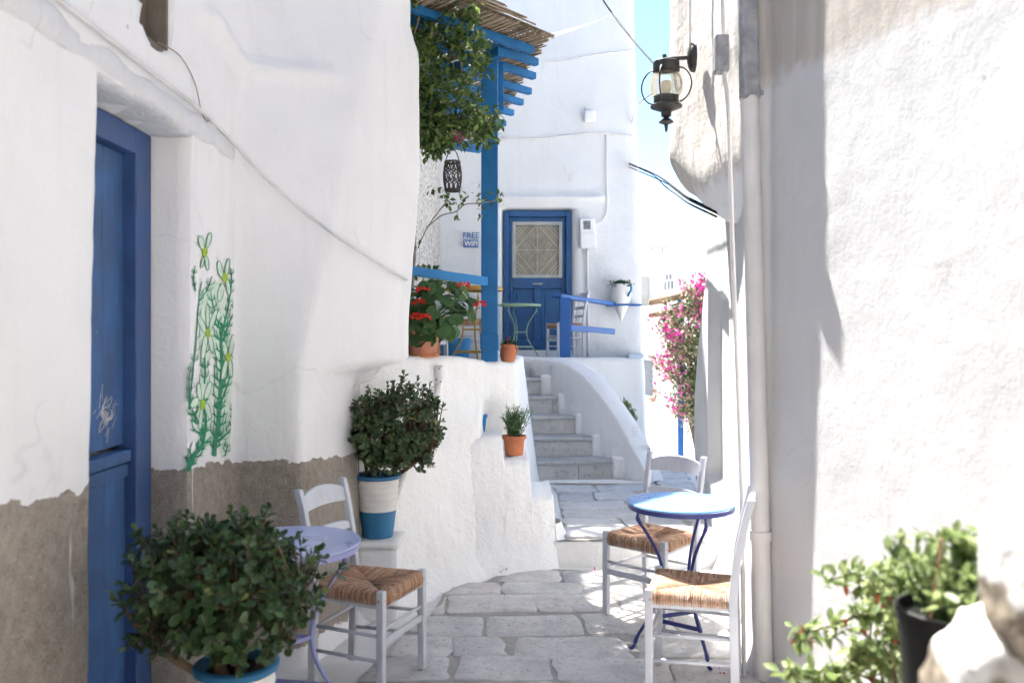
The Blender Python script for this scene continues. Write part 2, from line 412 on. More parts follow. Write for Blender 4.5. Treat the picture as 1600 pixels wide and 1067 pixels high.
M['plastic_grey'] = paint('grey_window', (0.12, 0.125, 0.13), 0.3, 0.1, grain=False)
M['sign_blue'] = paint('sign_blue', (0.11, 0.20, 0.40), 0.6, 0.06, grain=False)
M['pole_wood'] = paint('peeled_pole', (0.42, 0.28, 0.18), 0.8, 0.2)
M['mural_dark'] = paint('mural_green', (0.03, 0.24, 0.12), 0.8, 0.14, grain=False, chips=((0.6, 0.66, 0.6), 0.66), scale=2, obj=False)
M['mural_pale'] = paint('mural_pale_green', (0.62, 0.75, 0.62), 0.85, 0.08, grain=False, chips=((0.76, 0.77, 0.75), 0.62), scale=2, obj=False)
M['mural_yellow'] = paint('mural_yellow_green', (0.34, 0.50, 0.05), 0.85, 0.1, grain=False, obj=False)
M['niche'] = paint('niche_wood', (0.20, 0.165, 0.13), 0.9, 0.2, obj=False)
M['grille'] = paint('grille_cream', (0.46, 0.44, 0.385), 0.5, 0.05, grain=False)
M['curtain'] = paint('lace_curtain', (0.30, 0.27, 0.215), 0.9, 0.12)
M['shutter'] = paint('grey_shutter', (0.40, 0.40, 0.38), 0.6, 0.1)

def rush_mat():
    m, n, l, p = new_mat('rush_seat')
    tc = n.new('ShaderNodeTexCoord'); v = tc.outputs['Object']
    g = n.new('ShaderNodeNewGeometry')
    a = tex_noise(n, l, v, 14, 6, 0.7); b = tex_noise(n, l, v, 160, 3, 0.6)
    col = ramp(n, l, math_n(n, l, 'FRACT', math_n(n, l, 'ADD', g.outputs['Random Per Island'], math_n(n, l, 'MULTIPLY', a, 0.6))),
               [(0.0, (0.29, 0.145, 0.08)), (0.5, (0.44, 0.25, 0.15)), (1.0, (0.58, 0.39, 0.26))])
    col = mixc(n, l, ramp(n, l, b, [(0.35, 0.6), (0.5, 0.0)]), col, (0.17, 0.08, 0.03))
    l.new(col, p.inputs['Base Color']); p.inputs['Roughness'].default_value = 0.75
    l.new(bump(n, l, [(b, 1.0)], 0.002, 0.8), p.inputs['Normal'])
    return m
M['rush'] = rush_mat()

def glass_mat():
    m, n, l, p = new_mat('amber_glass')
    p.inputs['Base Color'].default_value = (1.0, 0.88, 0.62, 1); p.inputs['Roughness'].default_value = 0.066
    p.inputs['Transmission Weight'].default_value = 0.85; p.inputs['IOR'].default_value = 1.12
    p.inputs['Alpha'].default_value = 0.75
    return m
M['amber'] = glass_mat()

def limed_rock(name='limed_rock', lvl=0.78):
    """field stone with whitewash brushed over its upper part (the paint has its own ragged edge)"""
    m, n, l, p = new_mat(name)
    v = world_pos(n, l); tc = n.new('ShaderNodeTexCoord'); sx = n.new('ShaderNodeSeparateXYZ'); l.new(tc.outputs['Generated'], sx.inputs[0])
    a = tex_noise(n, l, v, 22, 7, 0.7); b = tex_noise(n, l, v, 7, 4, 0.6)
    cc = ramp(n, l, a, [(0.3, (0.06, 0.05, 0.035)), (0.5, (0.20, 0.165, 0.12)), (0.72, (0.36, 0.31, 0.24))])
    e = math_n(n, l, 'ADD', sx.outputs[2], math_n(n, l, 'MULTIPLY', math_n(n, l, 'SUBTRACT', b, 0.5), 0.55))
    col = mixc(n, l, ramp(n, l, e, [(lvl, 0.0), (lvl + 0.04, 1.0)]), cc, (0.60, 0.585, 0.56))
    l.new(col, p.inputs['Base Color']); p.inputs['Roughness'].default_value = 0.92
    l.new(bump(n, l, [(a, 0.8), (b, 0.6)], 0.01, 0.8), p.inputs['Normal'])
    return m
M['limed_rock'] = limed_rock()
M['limed_boulder'] = limed_rock('limed_boulder', 0.44)

# ------------------------------------------------------------------ wall lofting
def plan_curve(pts, segs, r, arc=6):
    """polyline with rounded corners; segs[i] = count or list of fractions along straight i"""
    pts = [Vector((p[0], p[1])) for p in pts]; out = []
    n = len(pts); ends = []
    for i in range(n - 1):
        a, b = pts[i].copy(), pts[i + 1].copy(); t = (b - a).normalized(); L = (b - a).length
        ra = min(r, 0.45 * L)
        ends.append((a + t * ra if i else a, b - t * ra if i < n - 2 else b))
    for i in range(n - 1):
        a, b = ends[i]
        fr = segs[i] if isinstance(segs[i], list) else [k / segs[i] for k in range(segs[i] + 1)]
        out += [a.lerp(b, t) for t in fr]
        if i < n - 2:
            c = pts[i + 1]; e = ends[i + 1][0]
            for k in range(1, arc):
                t = k / arc; out.append(b.lerp(c, t).lerp(c.lerp(e, t), t))
    return out

def loft(ctrl, zs, segs, r, side=1, amp=1.0, extra=None, mb=None):
    rows = [plan_curve(ctrl(z), segs, r) for z in zs]
    m = len(rows[0]); vs = []
    for z, row in zip(zs, rows):
        for i, p in enumerate(row):
            t = row[min(i + 1, m - 1)] - row[max(i - 1, 0)]
            if t.length < 1e-9: t = Vector((0, 1))
            t.normalize(); nrm = Vector((t.y, -t.x, 0)) * side
            q = Vector((p.x, p.y, z))
            d = lumps(q, amp)
            q2 = q + nrm * d
            if extra: q2 = extra(q2, nrm)
            vs.append(q2)
    fs = [(j * m + i, j * m + i + 1, (j + 1) * m + i + 1, (j + 1) * m + i) for j in range(len(zs) - 1) for i in range(m - 1)]
    mb = mb or MB()
    return mb.add(vs, fs)

def frange(a, b, step):
    n = max(1, int(round((b - a) / step))); return [a + (b - a) * k / n for k in range(n + 1)]

def soft_box(a, b, r, res=0.06, amp=1.0, mb=None, xf=None):
    a, b = Vector(a), Vector(b); mb = mb or MB()
    bm = bmesh.new()
    lo, hi = a + Vector((r, r, r)), b - Vector((r, r, r))
    def grid(ax, s):
        o = [k for k in range(3) if k != ax]
        us = frange(a[o[0]], b[o[0]], res); vs = frange(a[o[1]], b[o[1]], res)
        def fn(u, v):
            p = [0, 0, 0]; p[ax] = (b if s else a)[ax]; p[o[0]] = u; p[o[1]] = v
            p = Vector(p); q = Vector([max(lo[k], min(hi[k], p[k])) for k in range(3)])
            dd = p - q
            if dd.length > 1e-6: nn = dd.normalized()
            else: nn = Vector((0, 0, 1))
            p = q + nn * r + nn * lumps(p, amp)
            return xf(p) if xf else p
        mb.sheet(fn, us, vs)
    for ax in range(3):
        for s in (0, 1): grid(ax, s)
    return mb

def welded(mb, name, mat, parent=None, smooth=True, kind=None, dist=0.0005, angle=None):
    me = bpy.data.meshes.new(name); me.from_pydata(mb.v, [], mb.f)
    bm = bmesh.new(); bm.from_mesh(me); bmesh.ops.remove_doubles(bm, verts=bm.verts, dist=dist)
    bmesh.ops.recalc_face_normals(bm, faces=bm.faces); bm.to_mesh(me); bm.free()
    return link(name, me, mat, parent, smooth, kind=kind, angle=angle)

def struct(o, label, cat='ground'):
    o['kind'] = 'structure'; o['label'] = label; o['category'] = cat; return o

# ------------------------------------------------------------------ ground
STEP_D, STEP_Z = 5.93, 0.165
g = MB(); g.sheet(lambda u, v: Vector((u, v, -0.012 + 0.004 * nz((u, v, 0), 2) - 1.6 * ss(v, 7.2, 9.5))), frange(-60, -3, 8)[:-1] + frange(-3, 3, 0.12) + frange(3, 60, 8)[1:], frange(-40, -2, 6)[:-1] + frange(-2, 7, 0.12) + frange(7, 10, 0.5)[1:] + frange(10, 120, 9)[1:])
struct(welded(g, 'ground', M['whitewash_floor']), 'whitewashed cement ground around the flagstones of the alley')

# raised upper alley with its white riser
def up(u, v):
    # v: 0..1 riser, 1..: going away
    edge = STEP_D + 0.03 * math.sin(2.3 * u) + 0.012 * nz((u, 0, 0), 5)
    if v <= 1: return Vector((u, edge + 0.012 * v + 0.006 * nz((u, v, 1), 6), STEP_Z * v - 0.02 * (1 - v)))
    r = min(1, (v - 1) / 0.3)
    return Vector((u, edge + 0.012 + (v - 1), STEP_Z + 0.012 * math.sin(r * math.pi / 2) - 0.012 + 0.002 * nz((u, v, 3), 3) - 0.17 * max(0, min(edge + v - 1, 15) - 9.9)))
g = MB(); g.sheet(up, frange(-0.4, 3.6, 0.05), [0, 0.3, 0.6, 0.85, 1.0] + [1 + x for x in (0.02, 0.06, 0.14, 0.3, 0.6, 1, 1.5, 2, 2.6, 3.4, 3.9, 4.6, 5.5, 8, 9.2, 14, 24, 50)])
struct(welded(g, 'upper_alley', M['whitewash_floor']), 'raised upper alley with a whitewashed riser', 'path')

# ------------------------------------------------------------------ paving
def rounded_poly(pts, jit, rnd):
    out = []
    n = len(pts)
    for i in range(n):
        p0, p, p1 = Vector(pts[i - 1]), Vector(pts[i]), Vector(pts[(i + 1) % n])
        a = p + (p0 - p).normalized() * min(rnd * random.uniform(0.6, 1.6), (p0 - p).length * 0.4)
        b = p + (p1 - p).normalized() * min(rnd * random.uniform(0.6, 1.6), (p1 - p).length * 0.4)
        out += [a, (a + b) / 2 * 0.55 + p * 0.45, b]
        L = (p1 - p).length
        for t in ((0.33, 0.66) if L > 0.25 else (0.5,)):
            q = p.lerp(p1, t); nn = Vector((-(p1 - p).y, (p1 - p).x)).normalized()
            out.append(q + nn * random.uniform(-jit, jit))
    return out

def stone(pts, z, th, mat, parent, name='paving_stone', jit=0.015, rnd=0.03):
    o = rounded_poly(pts, jit, rnd); n = len(o); c = sum(o, Vector((0, 0))) / n
    tx, ty, dz = random.uniform(-0.006, 0.006), random.uniform(-0.006, 0.006), random.uniform(-0.003, 0.003)
    def ring(k, zz): return [(c.x + (p.x - c.x) * k, c.y + (p.y - c.y) * k, z + zz + dz + (p.x - c.x) * tx + (p.y - c.y) * ty) for p in o]
    sh = 0.012 / max(0.15, max((p - c).length for p in o))
    vs = ring(1.0, -th) + ring(1.0, -0.0035) + ring(1 - sh * 0.6, 0.0) + ring(0.55, 0.001) + [(c.x, c.y, z + dz + 0.002)]
    fs = []
    for k in range(3): fs += [(k * n + i, k * n + (i + 1) % n, (k + 1) * n + (i + 1) % n, (k + 1) * n + i) for i in range(n)]
    fs += [(3 * n + i, 3 * n + (i + 1) % n, 4 * n) for i in range(n)]
    mb = MB(); mb.add(vs, fs)
    return mb.build(name, mat, parent, smooth=True, angle=50, fix=False)

# mortar beds
bed = MB(); bed.add([(-0.86, 1.5, 0.008), (1.2, 1.5, 0.008), (1.2, 5.6, 0.008), (0.9, 5.78, 0.008), (0.22, 5.84, 0.008), (-0.05, 5.76, 0.008), (-0.17, 5.55, 0.008), (-0.42, 5.30, 0.008), (-0.46, 4.9, 0.008), (-0.58, 4.5, 0.008), (-0.66, 4.2, 0.008), (-0.72, 3.9, 0.008)], [tuple(range(12))])
pav = bed.build('paving', M['mortar']); struct(pav, 'grey flagstone paving of the lower alley laid in mortar', 'paving')
rows = [(2.2, 2.62), (2.62, 2.98), (2.98, 3.32), (3.32, 3.62), (3.62, 3.92), (3.92, 4.22), (4.22, 4.53), (4.53, 4.88), (4.88, 5.22), (5.22, 5.50), (5.50, 5.80)]
lefts = [-0.84, -0.82, -0.8, -0.78, -0.75, -0.70, -0.64, -0.57, -0.45, -0.41, -0.10]
joints = {5: [-0.28, 0.20, 0.75], 6: [-0.31, 0.0, 0.62], 7: [-0.15, 0.40, 0.9], 8: [-0.38, 0.15, 0.64, 0.95], 9: [-0.06, 0.42, 0.85], 10: [0.33, 0.7]}
for i, (a, b) in enumerate(rows):
    js = joints.get(i)
    if js is None:
        js = []; x = lefts[i] + random.uniform(0.3, 0.6)
        while x < 0.95: js.append(x); x += random.uniform(0.4, 0.68)
    xs = [lefts[i]] + js + [1.17]
    for k in range(len(xs) - 1):
        gp = random.uniform(0.006, 0.011)
        sk = lambda x: 0.03 * math.sin(2.6 * x + i * 1.7)            # courses wander a little
        x0, x1 = xs[k] + gp, xs[k + 1] - gp
        e0 = -0.05 if (k == 0 and i < 10) else random.uniform(-0.02, 0.02)
        pts = [(x0 - (0.03 if k == 0 else 0) , a + gp + sk(x0)), (x1, a + gp + sk(x1)), (x1 + random.uniform(-0.05, 0.05), b - gp + sk(x1)), (x0 - e0, b - gp + sk(x0))]
        if i == 10 and k == 0: pts = [(x0 + 0.0, a + gp), (x1, a + gp), (x1, b - gp), (x0 + 0.2, b - 0.02), (x0 + 0.06, b - 0.12)]
        stone(pts, 0.0145, 0.03, M['paving'], pav)

ZU = STEP_Z
bed = MB(); bed.add([(0.38, 5.99, ZU + 0.004), (1.35, 5.99, ZU + 0.004), (1.62, 7.4, ZU + 0.004), (1.95, 9.9, ZU + 0.004), (1.72, 9.9, ZU + 0.004), (1.7, 9.8, ZU + 0.004), (1.28, 8.62, ZU + 0.004), (0.42, 8.40, ZU + 0.004)], [tuple(range(8))])
pav2 = bed.build('upper_paving', M['mortar']); struct(pav2, 'blue grey flagstone paving of the upper alley before the stairs', 'paving')
y = 6.0; i = 0
while y < 9.55:
    h = random.uniform(0.30, 0.42); b = y + h
    xl = 0.40 if y < 8.1 else lerp(0.9, 1.9, (y - 8.1) / 3.5)
    if 8.1 <= y < 8.45: xl = 1.0
    xr = 1.30 + max(0, y - 5.2) * 0.145 if y < 7.3 else 1.66 + (y - 7.3) * 0.13
    if y < 6.3: xl = 0.36
    x = xl; js = [xl]
    while x < xr - 0.5: x += random.uniform(0.33, 0.62); js.append(x)
    js.append(xr)
    for k in range(len(js) - 1):
        gp = 0.012; rot = 0.035
        x0, x1 = js[k] + gp, js[k + 1] - gp; dv = random.uniform(-0.04, 0.04)
        stone([(x0, y + gp + rot * x0), (x1, y + gp + rot * x1), (x1 + dv, b - gp + rot * x1), (x0 + dv, b - gp + rot * x0)], ZU + 0.018, 0.03, M['paving_far'], pav2)
    y = b; i += 1

# ------------------------------------------------------------------ left house
def c_line(d): return -1.035 + 0.40 * (d - 4.20)
def left_ctrl(z):
    dA = 4.17 + 0.22 * ss(z, 2.5, 3.4)
    dB = 4.20 + 0.35 * max(0.0, min(z, 3.7) - 1.5)
    k = ss(z, 1.38, 1.47)                        # the upper storey swells out over the terrace wall
    dE = lerp(4.90, 5.25, k); xE = lerp(-0.865, c_line(5.25) + 0.012, k)
    if z > 1.47: xE += lerp(-0.025, 0.045, ss(z, 1.5, 2.6)) - 0.055 * ss(z, 3.3, 3.5) + 0.008 * nz((0, 0, z), 3.1)
    dC = lerp(dB, dE, 0.55); xC = lerp(c_line(dB), xE, 0.55)
    return [(-1.395 + 0.02 * min(z, 4), -7.0), (-1.375 + 0.012 * min(z, 4), dA), (c_line(dB), dB), (xC, dC), (xE, dE), (-1.15, lerp(5.2, 5.62, k))]

DOOR0, DOOR1, DOORZ = 2.775, 3.575, 2.445
def left_extra(q, n):
    m = ss(q.y, DOOR0 - 0.014, DOOR0 + 0.012) * (1 - ss(q.y, DOOR1 - 0.012, DOOR1 + 0.014)) * (1 - ss(q.z, DOORZ - 0.012, DOORZ + 0.016))
    q = q + Vector((-0.27 * m, 0, 0))
    # small deep niche high up
    k = ss(q.y, 3.10, 3.12) * (1 - ss(q.y, 3.34, 3.36)) * ss(q.z, 2.68 + 0.25 * (q.y - 3.23) ** 2 * 14, 2.71 + 0.25 * (q.y - 3.23) ** 2 * 14) * (1 - ss(q.z, 3.15, 3.17))
    q = q + Vector((-0.13 * k, 0, 0))
    # worn plaster ledge above the bay
    l = math.exp(-((q.z - 2.98 - 0.03 * math.sin(7 * q.y)) / 0.045) ** 2) * ss(q.y, 3.55, 3.8) * (1 - ss(q.y, 4.5, 4.7))
    q = q + n * (0.045 * l)
    if q.z < 0.16: q = q + n * (0.16 - q.z) ** 2 * 2.2       # foot flares
    return q

def edge_list(a, b, step, marks):
    s = set(round(x, 4) for x in frange(a, b, step))
    for m_ in marks:
        for k in (-0.03, -0.02, -0.013, -0.006, 0, 0.006, 0.013, 0.02, 0.03): s.add(round(m_ + k, 4))
    return sorted(s)
r_ = 0.045
dA0 = 4.17 - r_
seg0 = [(x + 7.0) / (dA0 + 7.0) for x in edge_list(-7.0, 1.2, 0.4, [])[:-1] + edge_list(1.2, dA0, 0.035, [DOOR0, DOOR1, 3.11, 3.35]) if x <= dA0]
zs = edge_list(-0.03, 3.4, 0.035, [DOORZ, 2.70]) + frange(3.4, 6.2, 0.1)[1:]
lw = loft(left_ctrl, zs, [seg0, 12, 22, 22, 10], 0.045, 1, 1.0, left_extra)
lh = thing('left_house', 'whitewashed house on the left with bare concrete base and lintel over its door', 'house')
welded(lw, 'wall', M['stucco_left'], lh, dist=0.0002)
cap = MB(); cap.prism([(-1.36, -7.0), (-1.34, 4.4), (-0.8, 4.9), (-0.63, 5.2), (-1.05, 5.6), (-1.05, 12.2), (-3.6, 12.2), (-3.6, -7.0)], 6.15, 6.3); cap.build('roof', M['stucco_left'], lh)
swl = loft(lambda z: [(-1.12, 5.50), (-1.0, 5.62), (-1.02, 12.3)], frange(1.2, 6.2, 0.1), [2, 70], 0.03, 1, 1.4); welded(swl, 'terrace_side_wall', M['pebbledash'], lh)
# lintel: a rough plaster beam over the door
def lint(p):
    return Vector((p.x + 0.018 * nz(p, 5, 3), p.y, p.z + 0.02 * nz((p.y, 0, 0), 3) + 0.012 * nz(p, 9, 1) - 0.012 * (p.y - 3)))
lintel_m = stucco('worn_lintel', (0.70, 0.705, 0.72), rough_amt=2.4)
welded(soft_box((-1.62, 1.75, DOORZ - 0.002), (-1.333, 4.13, DOORZ + 0.115), 0.035, 0.03, 1.2, xf=lint), 'lintel', lintel_m, lh)
nb = MB(); nb.span((-1.475, 3.08, 2.62), (-1.425, 3.38, 3.2)); nb.span((-1.424, 3.325, 2.66), (-1.348, 3.345, 3.2)); nb.span((-1.424, 3.12, 2.69), (-1.352, 3.325, 2.712)); nb.build('niche_back', M['niche'], lh)

def wall_x(d, z):
    """outer face of the left house beside the door, where the mural is"""
    a, b = left_ctrl(z)[0], left_ctrl(z)[1]
    x = lerp(a[0], b[0], (d - a[1]) / (b[1] - a[1])); q = Vector((x, d, z))
    return x + lumps(q)

# left door: frame, two half leaves of boards, ledge
dr = thing('wooden_door', 'weathered blue two-part wooden door beside the green flower mural', 'door')
XF = -1.505
fr = MB()
fr.span((XF - 0.09, DOOR1 - 0.155, 0), (XF, DOOR1 - 0.012, DOORZ - 0.012)); fr.span((XF - 0.09, DOOR0 + 0.005, 0), (XF, DOOR0 + 0.10, DOORZ - 0.012))
fr.span((XF - 0.088, DOOR0 + 0.1, DOORZ - 0.115), (XF - 0.002, DOOR1 - 0.155, DOORZ - 0.012))
fr.build('frame', M['frame_blue'], dr, bevel=0.006)
y0, y1 = DOOR0 + 0.102, DOOR1 - 0.157
SPL = 1.155
for nm, za, zb, off in (('upper_leaf', SPL + 0.012, DOORZ - 0.118, 0.05), ('lower_leaf', 0.02, SPL - 0.004, 0.043)):
    leaf = MB(); leaf.span((XF - off - 0.025, y0, za), (XF - off - 0.012, y1, zb)); lf = leaf.build(nm, M['door_blue'], dr)
    nb_ = 3; wv = (y1 - y0) / nb_
    for k in range(nb_):
        pl = MB(); pl.span((XF - off - 0.02, y0 + k * wv + 0.0012, za + 0.001), (XF - off + random.uniform(-0.001, 0.001), y0 + (k + 1) * wv - 0.0012, zb - 0.001))
        pl.build('plank', M['door_blue'], lf, bevel=0.0025)
lg = MB(); lg.span((XF - 0.043, y0, SPL - 0.055), (XF - 0.018, y1, SPL - 0.006)); lg.span((XF - 0.043, y0, SPL - 0.115), (XF - 0.030, y1, SPL - 0.06)); lg.build('ledge', M['door_blue'], dr, bevel=0.006)
# scratches scraped through the paint
scr = MB(); rs = random.Random(5)
for k in range(46):
    a = rs.uniform(-0.9, 0.9) if k % 2 else rs.uniform(0.7, 1.6); L = rs.uniform(0.02, 0.07)
    cyy, czz = rs.gauss(3.255, 0.035), rs.gauss(1.30, 0.035)
    p0 = Vector((XF - 0.0475, cyy - math.cos(a) * L / 2, czz - math.sin(a) * L / 2)); p1 = Vector((XF - 0.0475, cyy + math.cos(a) * L / 2, czz + math.sin(a) * L / 2))
    scr.bar(p0, p1, 0.0008, rs.uniform(0.0008, 0.0025), up=(0, 0.3, 1))
scr.build('scratches', M['pot_white'], dr, kind='stuff')
thb = MB(); thb.span((-1.62, DOOR0, -0.02), (-1.36, DOOR1, 0.035)); thb.build('threshold', M['marble'], dr, bevel=0.008)

# mural painted on the wall beside the door (drawn where it stands, 2 mm of paint)
mur = thing('flower_mural', 'green wall painting of tall daisies beside the blue door', 'mural')
def mp_(px, py, lift=0.0025):
    d = -1.362 * F / (px - CX); z = EYE - (py - HZ) * d / F
    return Vector((wall_x(d, z) + lift, d, z))
def stroke(mb, pts, w0, w1, lift):
    # tapered ribbon through photo points, Catmull-Rom
    P = [Vector(p) for p in pts]; out = []
    for i in range(len(P) - 1):
        a, b, c, d_ = P[max(i - 1, 0)], P[i], P[i + 1], P[min(i + 2, len(P) - 1)]
        for k in range(5):
            t = k / 5; out.append(0.5 * ((2 * b) + (c - a) * t + (2 * a - 5 * b + 4 * c - d_) * t * t + (3 * b - a - 3 * c + d_) * t ** 3))
    out.append(P[-1]); L = []; n = len(out)
    for i, p in enumerate(out):
        t = (out[min(i + 1, n - 1)] - out[max(i - 1, 0)]).normalized(); nn = Vector((-t.y, t.x)); ww = lerp(w0, w1, i / (n - 1)) / 2
        L += [mp_(*(p + nn * ww), lift), mp_(*(p - nn * ww), lift)]
    mb.add(L, [(2 * i, 2 * i + 1, 2 * i + 3, 2 * i + 2) for i in range(n - 1)])
def blob(mb, c, rx, ry, ang, lift, n=16):
    ca, sa = math.cos(ang), math.sin(ang)
    pts = [mp_(c[0] + rx * math.cos(t) * ca - ry * math.sin(t) * sa, c[1] + rx * math.cos(t) * sa + ry * math.sin(t) * ca, lift) for t in [2 * math.pi * k / n for k in range(n)]]
    mb.add(pts + [mp_(c[0], c[1], lift)], [(i, (i + 1) % n, n) for i in range(n)])
def ring_(mb, c, rx, ry, ang, wd, lift, n=20):
    ca, sa = math.cos(ang), math.sin(ang); L = []
    for t in [2 * math.pi * k / n for k in range(n + 1)]:
        for q in (0, 1):
            a, b = rx - q * wd * 0.7, ry - q * wd
            L.append(mp_(c[0] + a * math.cos(t) * ca - b * math.sin(t) * sa, c[1] + a * math.cos(t) * sa + b * math.sin(t) * ca, lift))
    mb.add(L, [(2 * i, 2 * i + 1, 2 * i + 3, 2 * i + 2) for i in range(n)])
dk, pale, yels = MB(), MB(), []
rs = random.Random(11)
def fern(pts, w0, w1, step, ln, lift=0.0035, both=True, skip=0.0):
    stroke(dk, pts, w0, w1, lift)
    P = [Vector(p) for p in pts]; tot = sum((P[i + 1] - P[i]).length for i in range(len(P) - 1)); s = step
    side = 1
    while s < tot - 3:
        u = s
        for i in range(len(P) - 1):
            L = (P[i + 1] - P[i]).length
            if u <= L: b = P[i].lerp(P[i + 1], u / L); t = (P[i + 1] - P[i]).normalized(); break
            u -= L
        for sd in ((1, -1) if both else (side,)):
            if rs.random() < skip: continue
            nn = Vector((-t.y, t.x)) * sd * 0.55; q = ln * rs.uniform(0.95, 1.6)
            tip = b + nn * q * 0.8 + t * q * 0.95; mid = b + nn * q * 0.62 + t * q * 0.25
            stroke(dk, [b, mid, tip], 2.8 * w0 / 6, 0.4, lift)
            stroke(dk, [mid, mid + nn * q * 0.45 + t * q * 0.12], 2.0 * w0 / 6, 0.4, lift)
            if rs.random() < 0.6: stroke(dk, [b.lerp(mid, 0.6), b.lerp(mid, 0.6) + nn * q * 0.12 + t * q * 0.6], 1.8 * w0 / 6, 0.4, lift)
        side = -side; s += 1.25 * step * rs.uniform(0.8, 1.25)
# pale wash behind the stems
for c, rx, ry in (((334, 500), 16, 62), ((352, 620), 14, 95), ((320, 640), 12, 70), ((318, 520), 9, 70), ((345, 530), 12, 70)): blob(pale, c, rx, ry, 0, 0.0020 + 0.0002 * rs.random())
fern([(294, 736), (304, 712), (318, 690), (312, 660), (300, 640)], 9, 2, 11, 16)
fern([(318, 690), (322, 660), (319, 632), (318, 580), (317, 545)], 5, 2, 15, 13)
fern([(336, 712), (337, 690), (342, 660), (343, 620), (345, 575), (343, 530), (344, 505)], 8.5, 4, 12, 17)
fern([(342, 640), (352, 610), (364, 570), (368, 545)], 3.5, 1, 11, 10)
fern([(344, 545), (352, 515), (362, 492), (370, 470)], 4, 1, 10, 11)
fern([(340, 690), (352, 680), (363, 668), (366, 640)], 4.5, 1, 9, 11)
fern([(344, 510), (332, 480), (327, 455)], 4, 1, 9, 10)
fern([(345, 520), (356, 470), (358, 440), (357, 418)], 3.5, 1, 11, 8)
fern([(296, 640), (298, 590), (302, 540), (306, 490), (312, 440)], 2.6, 1.4, 15, 10, skip=0.35)
fern([(310, 470), (322, 452), (328, 432)], 2.6, 1, 9, 9)
fern([(297, 640), (293, 600), (295, 565)], 2.6, 1, 12, 8)
fern([(302, 455), (299, 435), (301, 415)], 3, 1, 8, 6)
fern([(352, 712), (356, 700), (358, 690)], 3, 1, 6, 10)
FL = [((315, 394), [(-6, -14, 5.5, 12, -0.25), (5, -18, 4.5, 13, 0.2), (4, 17, 4, 12, -0.15), (-3, 16, 3, 9, 0.2)]),
      ((347, 434), [(-7, -13, 5.5, 14, -0.2), (4, -17, 4.5, 14, 0.15), (6, 14, 4.5, 14, -0.2), (-5, 23, 6, 15, 0.15)]),
      ((322, 520), [(-10, -14, 6, 16, -0.4), (0, -26, 4.5, 19, 0.0), (9, -20, 5, 18, 0.35), (-6, 22, 6, 20, 0.15), (5, 16, 5, 17, -0.2)]),
      ((354, 558), [(-5, -12, 5, 14, -0.2), (5, -18, 4.5, 18, 0.15), (-5, 18, 5, 18, 0.2), (4, 16, 4.5, 16, -0.1)]),
      ((316, 632), [(-6, -20, 5, 15, -0.15), (8, -22, 5.5, 15, 0.3), (-13, -3, 7, 10, 0.5), (9, 10, 5.5, 14, -0.3), (-2, 22, 4, 18, 0.1)])]
for (cx_, cy_), pet in FL:
    for dx, dy, rx, ry, an in pet:
        blob(pale, (cx_ + dx, cy_ + dy), rx * .82, ry, an, 0.0042); ring_(dk, (cx_ + dx, cy_ + dy), rx * .82, ry, an, 1.3, 0.0050)
    yel = MB(); blob(yel, (cx_, cy_), 4.2, 8, 0, 0.0056); yels.append(yel)
pale.build('pale_wash', M['mural_pale'], mur, fix=False); dk.build('stems', M['mural_dark'], mur, fix=False); [y_.build('flower_centre', M['mural_yellow'], mur, fix=False) for y_ in yels]

# cables on the left wall
def catmull(pts, n=6):
    P = [Vector(p) for p in pts]; out = []
    for i in range(len(P) - 1):
        a, b, c, d_ = P[max(i - 1, 0)], P[i], P[i + 1], P[min(i + 2, len(P) - 1)]
        for k in range(n):
            t = k / n; out.append(0.5 * ((2 * b) + (c - a) * t + (2 * a - 5 * b + 4 * c - d_) * t * t + (3 * b - a - 3 * c + d_) * t ** 3))
    out.append(P[-1]); return out
def cable(name, pts, r, mat, label, cat='cable', n=6):
    o = MB().tube(catmull(pts), r, n).build(name, M[mat], smooth=True); tag(o, label, cat); return o
X_ = lambda d, z, lift=0.012: Vector((wall_x(d, z) + lift, d, z))
cable('wall_cable', [X_(1.6, 2.60), X_(2.55, 2.585), X_(3.1, 2.575, .016), X_(3.6, 2.56, .016), X_(4.0, 2.535), at(398, 262, 4.13), at(440, 300, 4.27), at(480, 335, 4.34), at(505, 354, 4.36), at(525, 369, 4.38), at(570, 398, 4.66), at(605, 420, 4.91), at(636, 437, 5.15)], 0.0085, 'cable_white', 'thick white cable sagging along the left house above its door')
cable('thin_wire', [X_(3.20, 2.70, .02), X_(3.42, 2.72, .012), X_(3.58, 2.66, .01), X_(3.66, 2.56, .01), X_(3.72, 2.53, .014)], 0.0025, 'twig', 'thin brown wire looping out of the wall niche')

# ------------------------------------------------------------------ terrace wall, buttress, floor
TZ = 1.43
def ter_ctrl(z):
    t = max(0, min(1, z / TZ)); j = ss(z, 0.98, 1.22)
    return [(-1.05, lerp(4.72, 4.95, t)), (-0.72, lerp(5.12, 5.38, t)), (-0.46, lerp(5.46, 5.74, t)), (-0.215, lerp(lerp(5.76, 5.95, t), 6.10, j)),
            (lerp(-0.20, -0.17, j), lerp(6.22, 6.18, j)), (lerp(0.15, 0.02, t), 6.38), (lerp(0.30, 0.10, t), 8.5), (-0.2, 10.6)]
zt = frange(-0.03, 1.36, 0.035)
tw = MB()
ztop = lambda p: 1.47 - 0.065 * ss(p.x, -0.5, 0.05)
def ter_extra(q, n):
    f = max(0, 0.22 - q.z); q = q + n * f * f * 2.6 
    t = max(0, (q.z - 1.2) / 0.16)
    q.z += t * (ztop(q) - 0.04 - 1.36)
    q += n * 0.004 * nz(q, 45, 2)
    return q
segs_t = [10, 12, 12, 10, 14, 40, 20]
loft(ter_ctrl, zt, segs_t, 0.035, 1, 1.5, ter_extra, tw)
m_ = len(plan_curve(ter_ctrl(1), segs_t, 0.035)); last = [Vector(p) for p in tw.v[-m_:]]
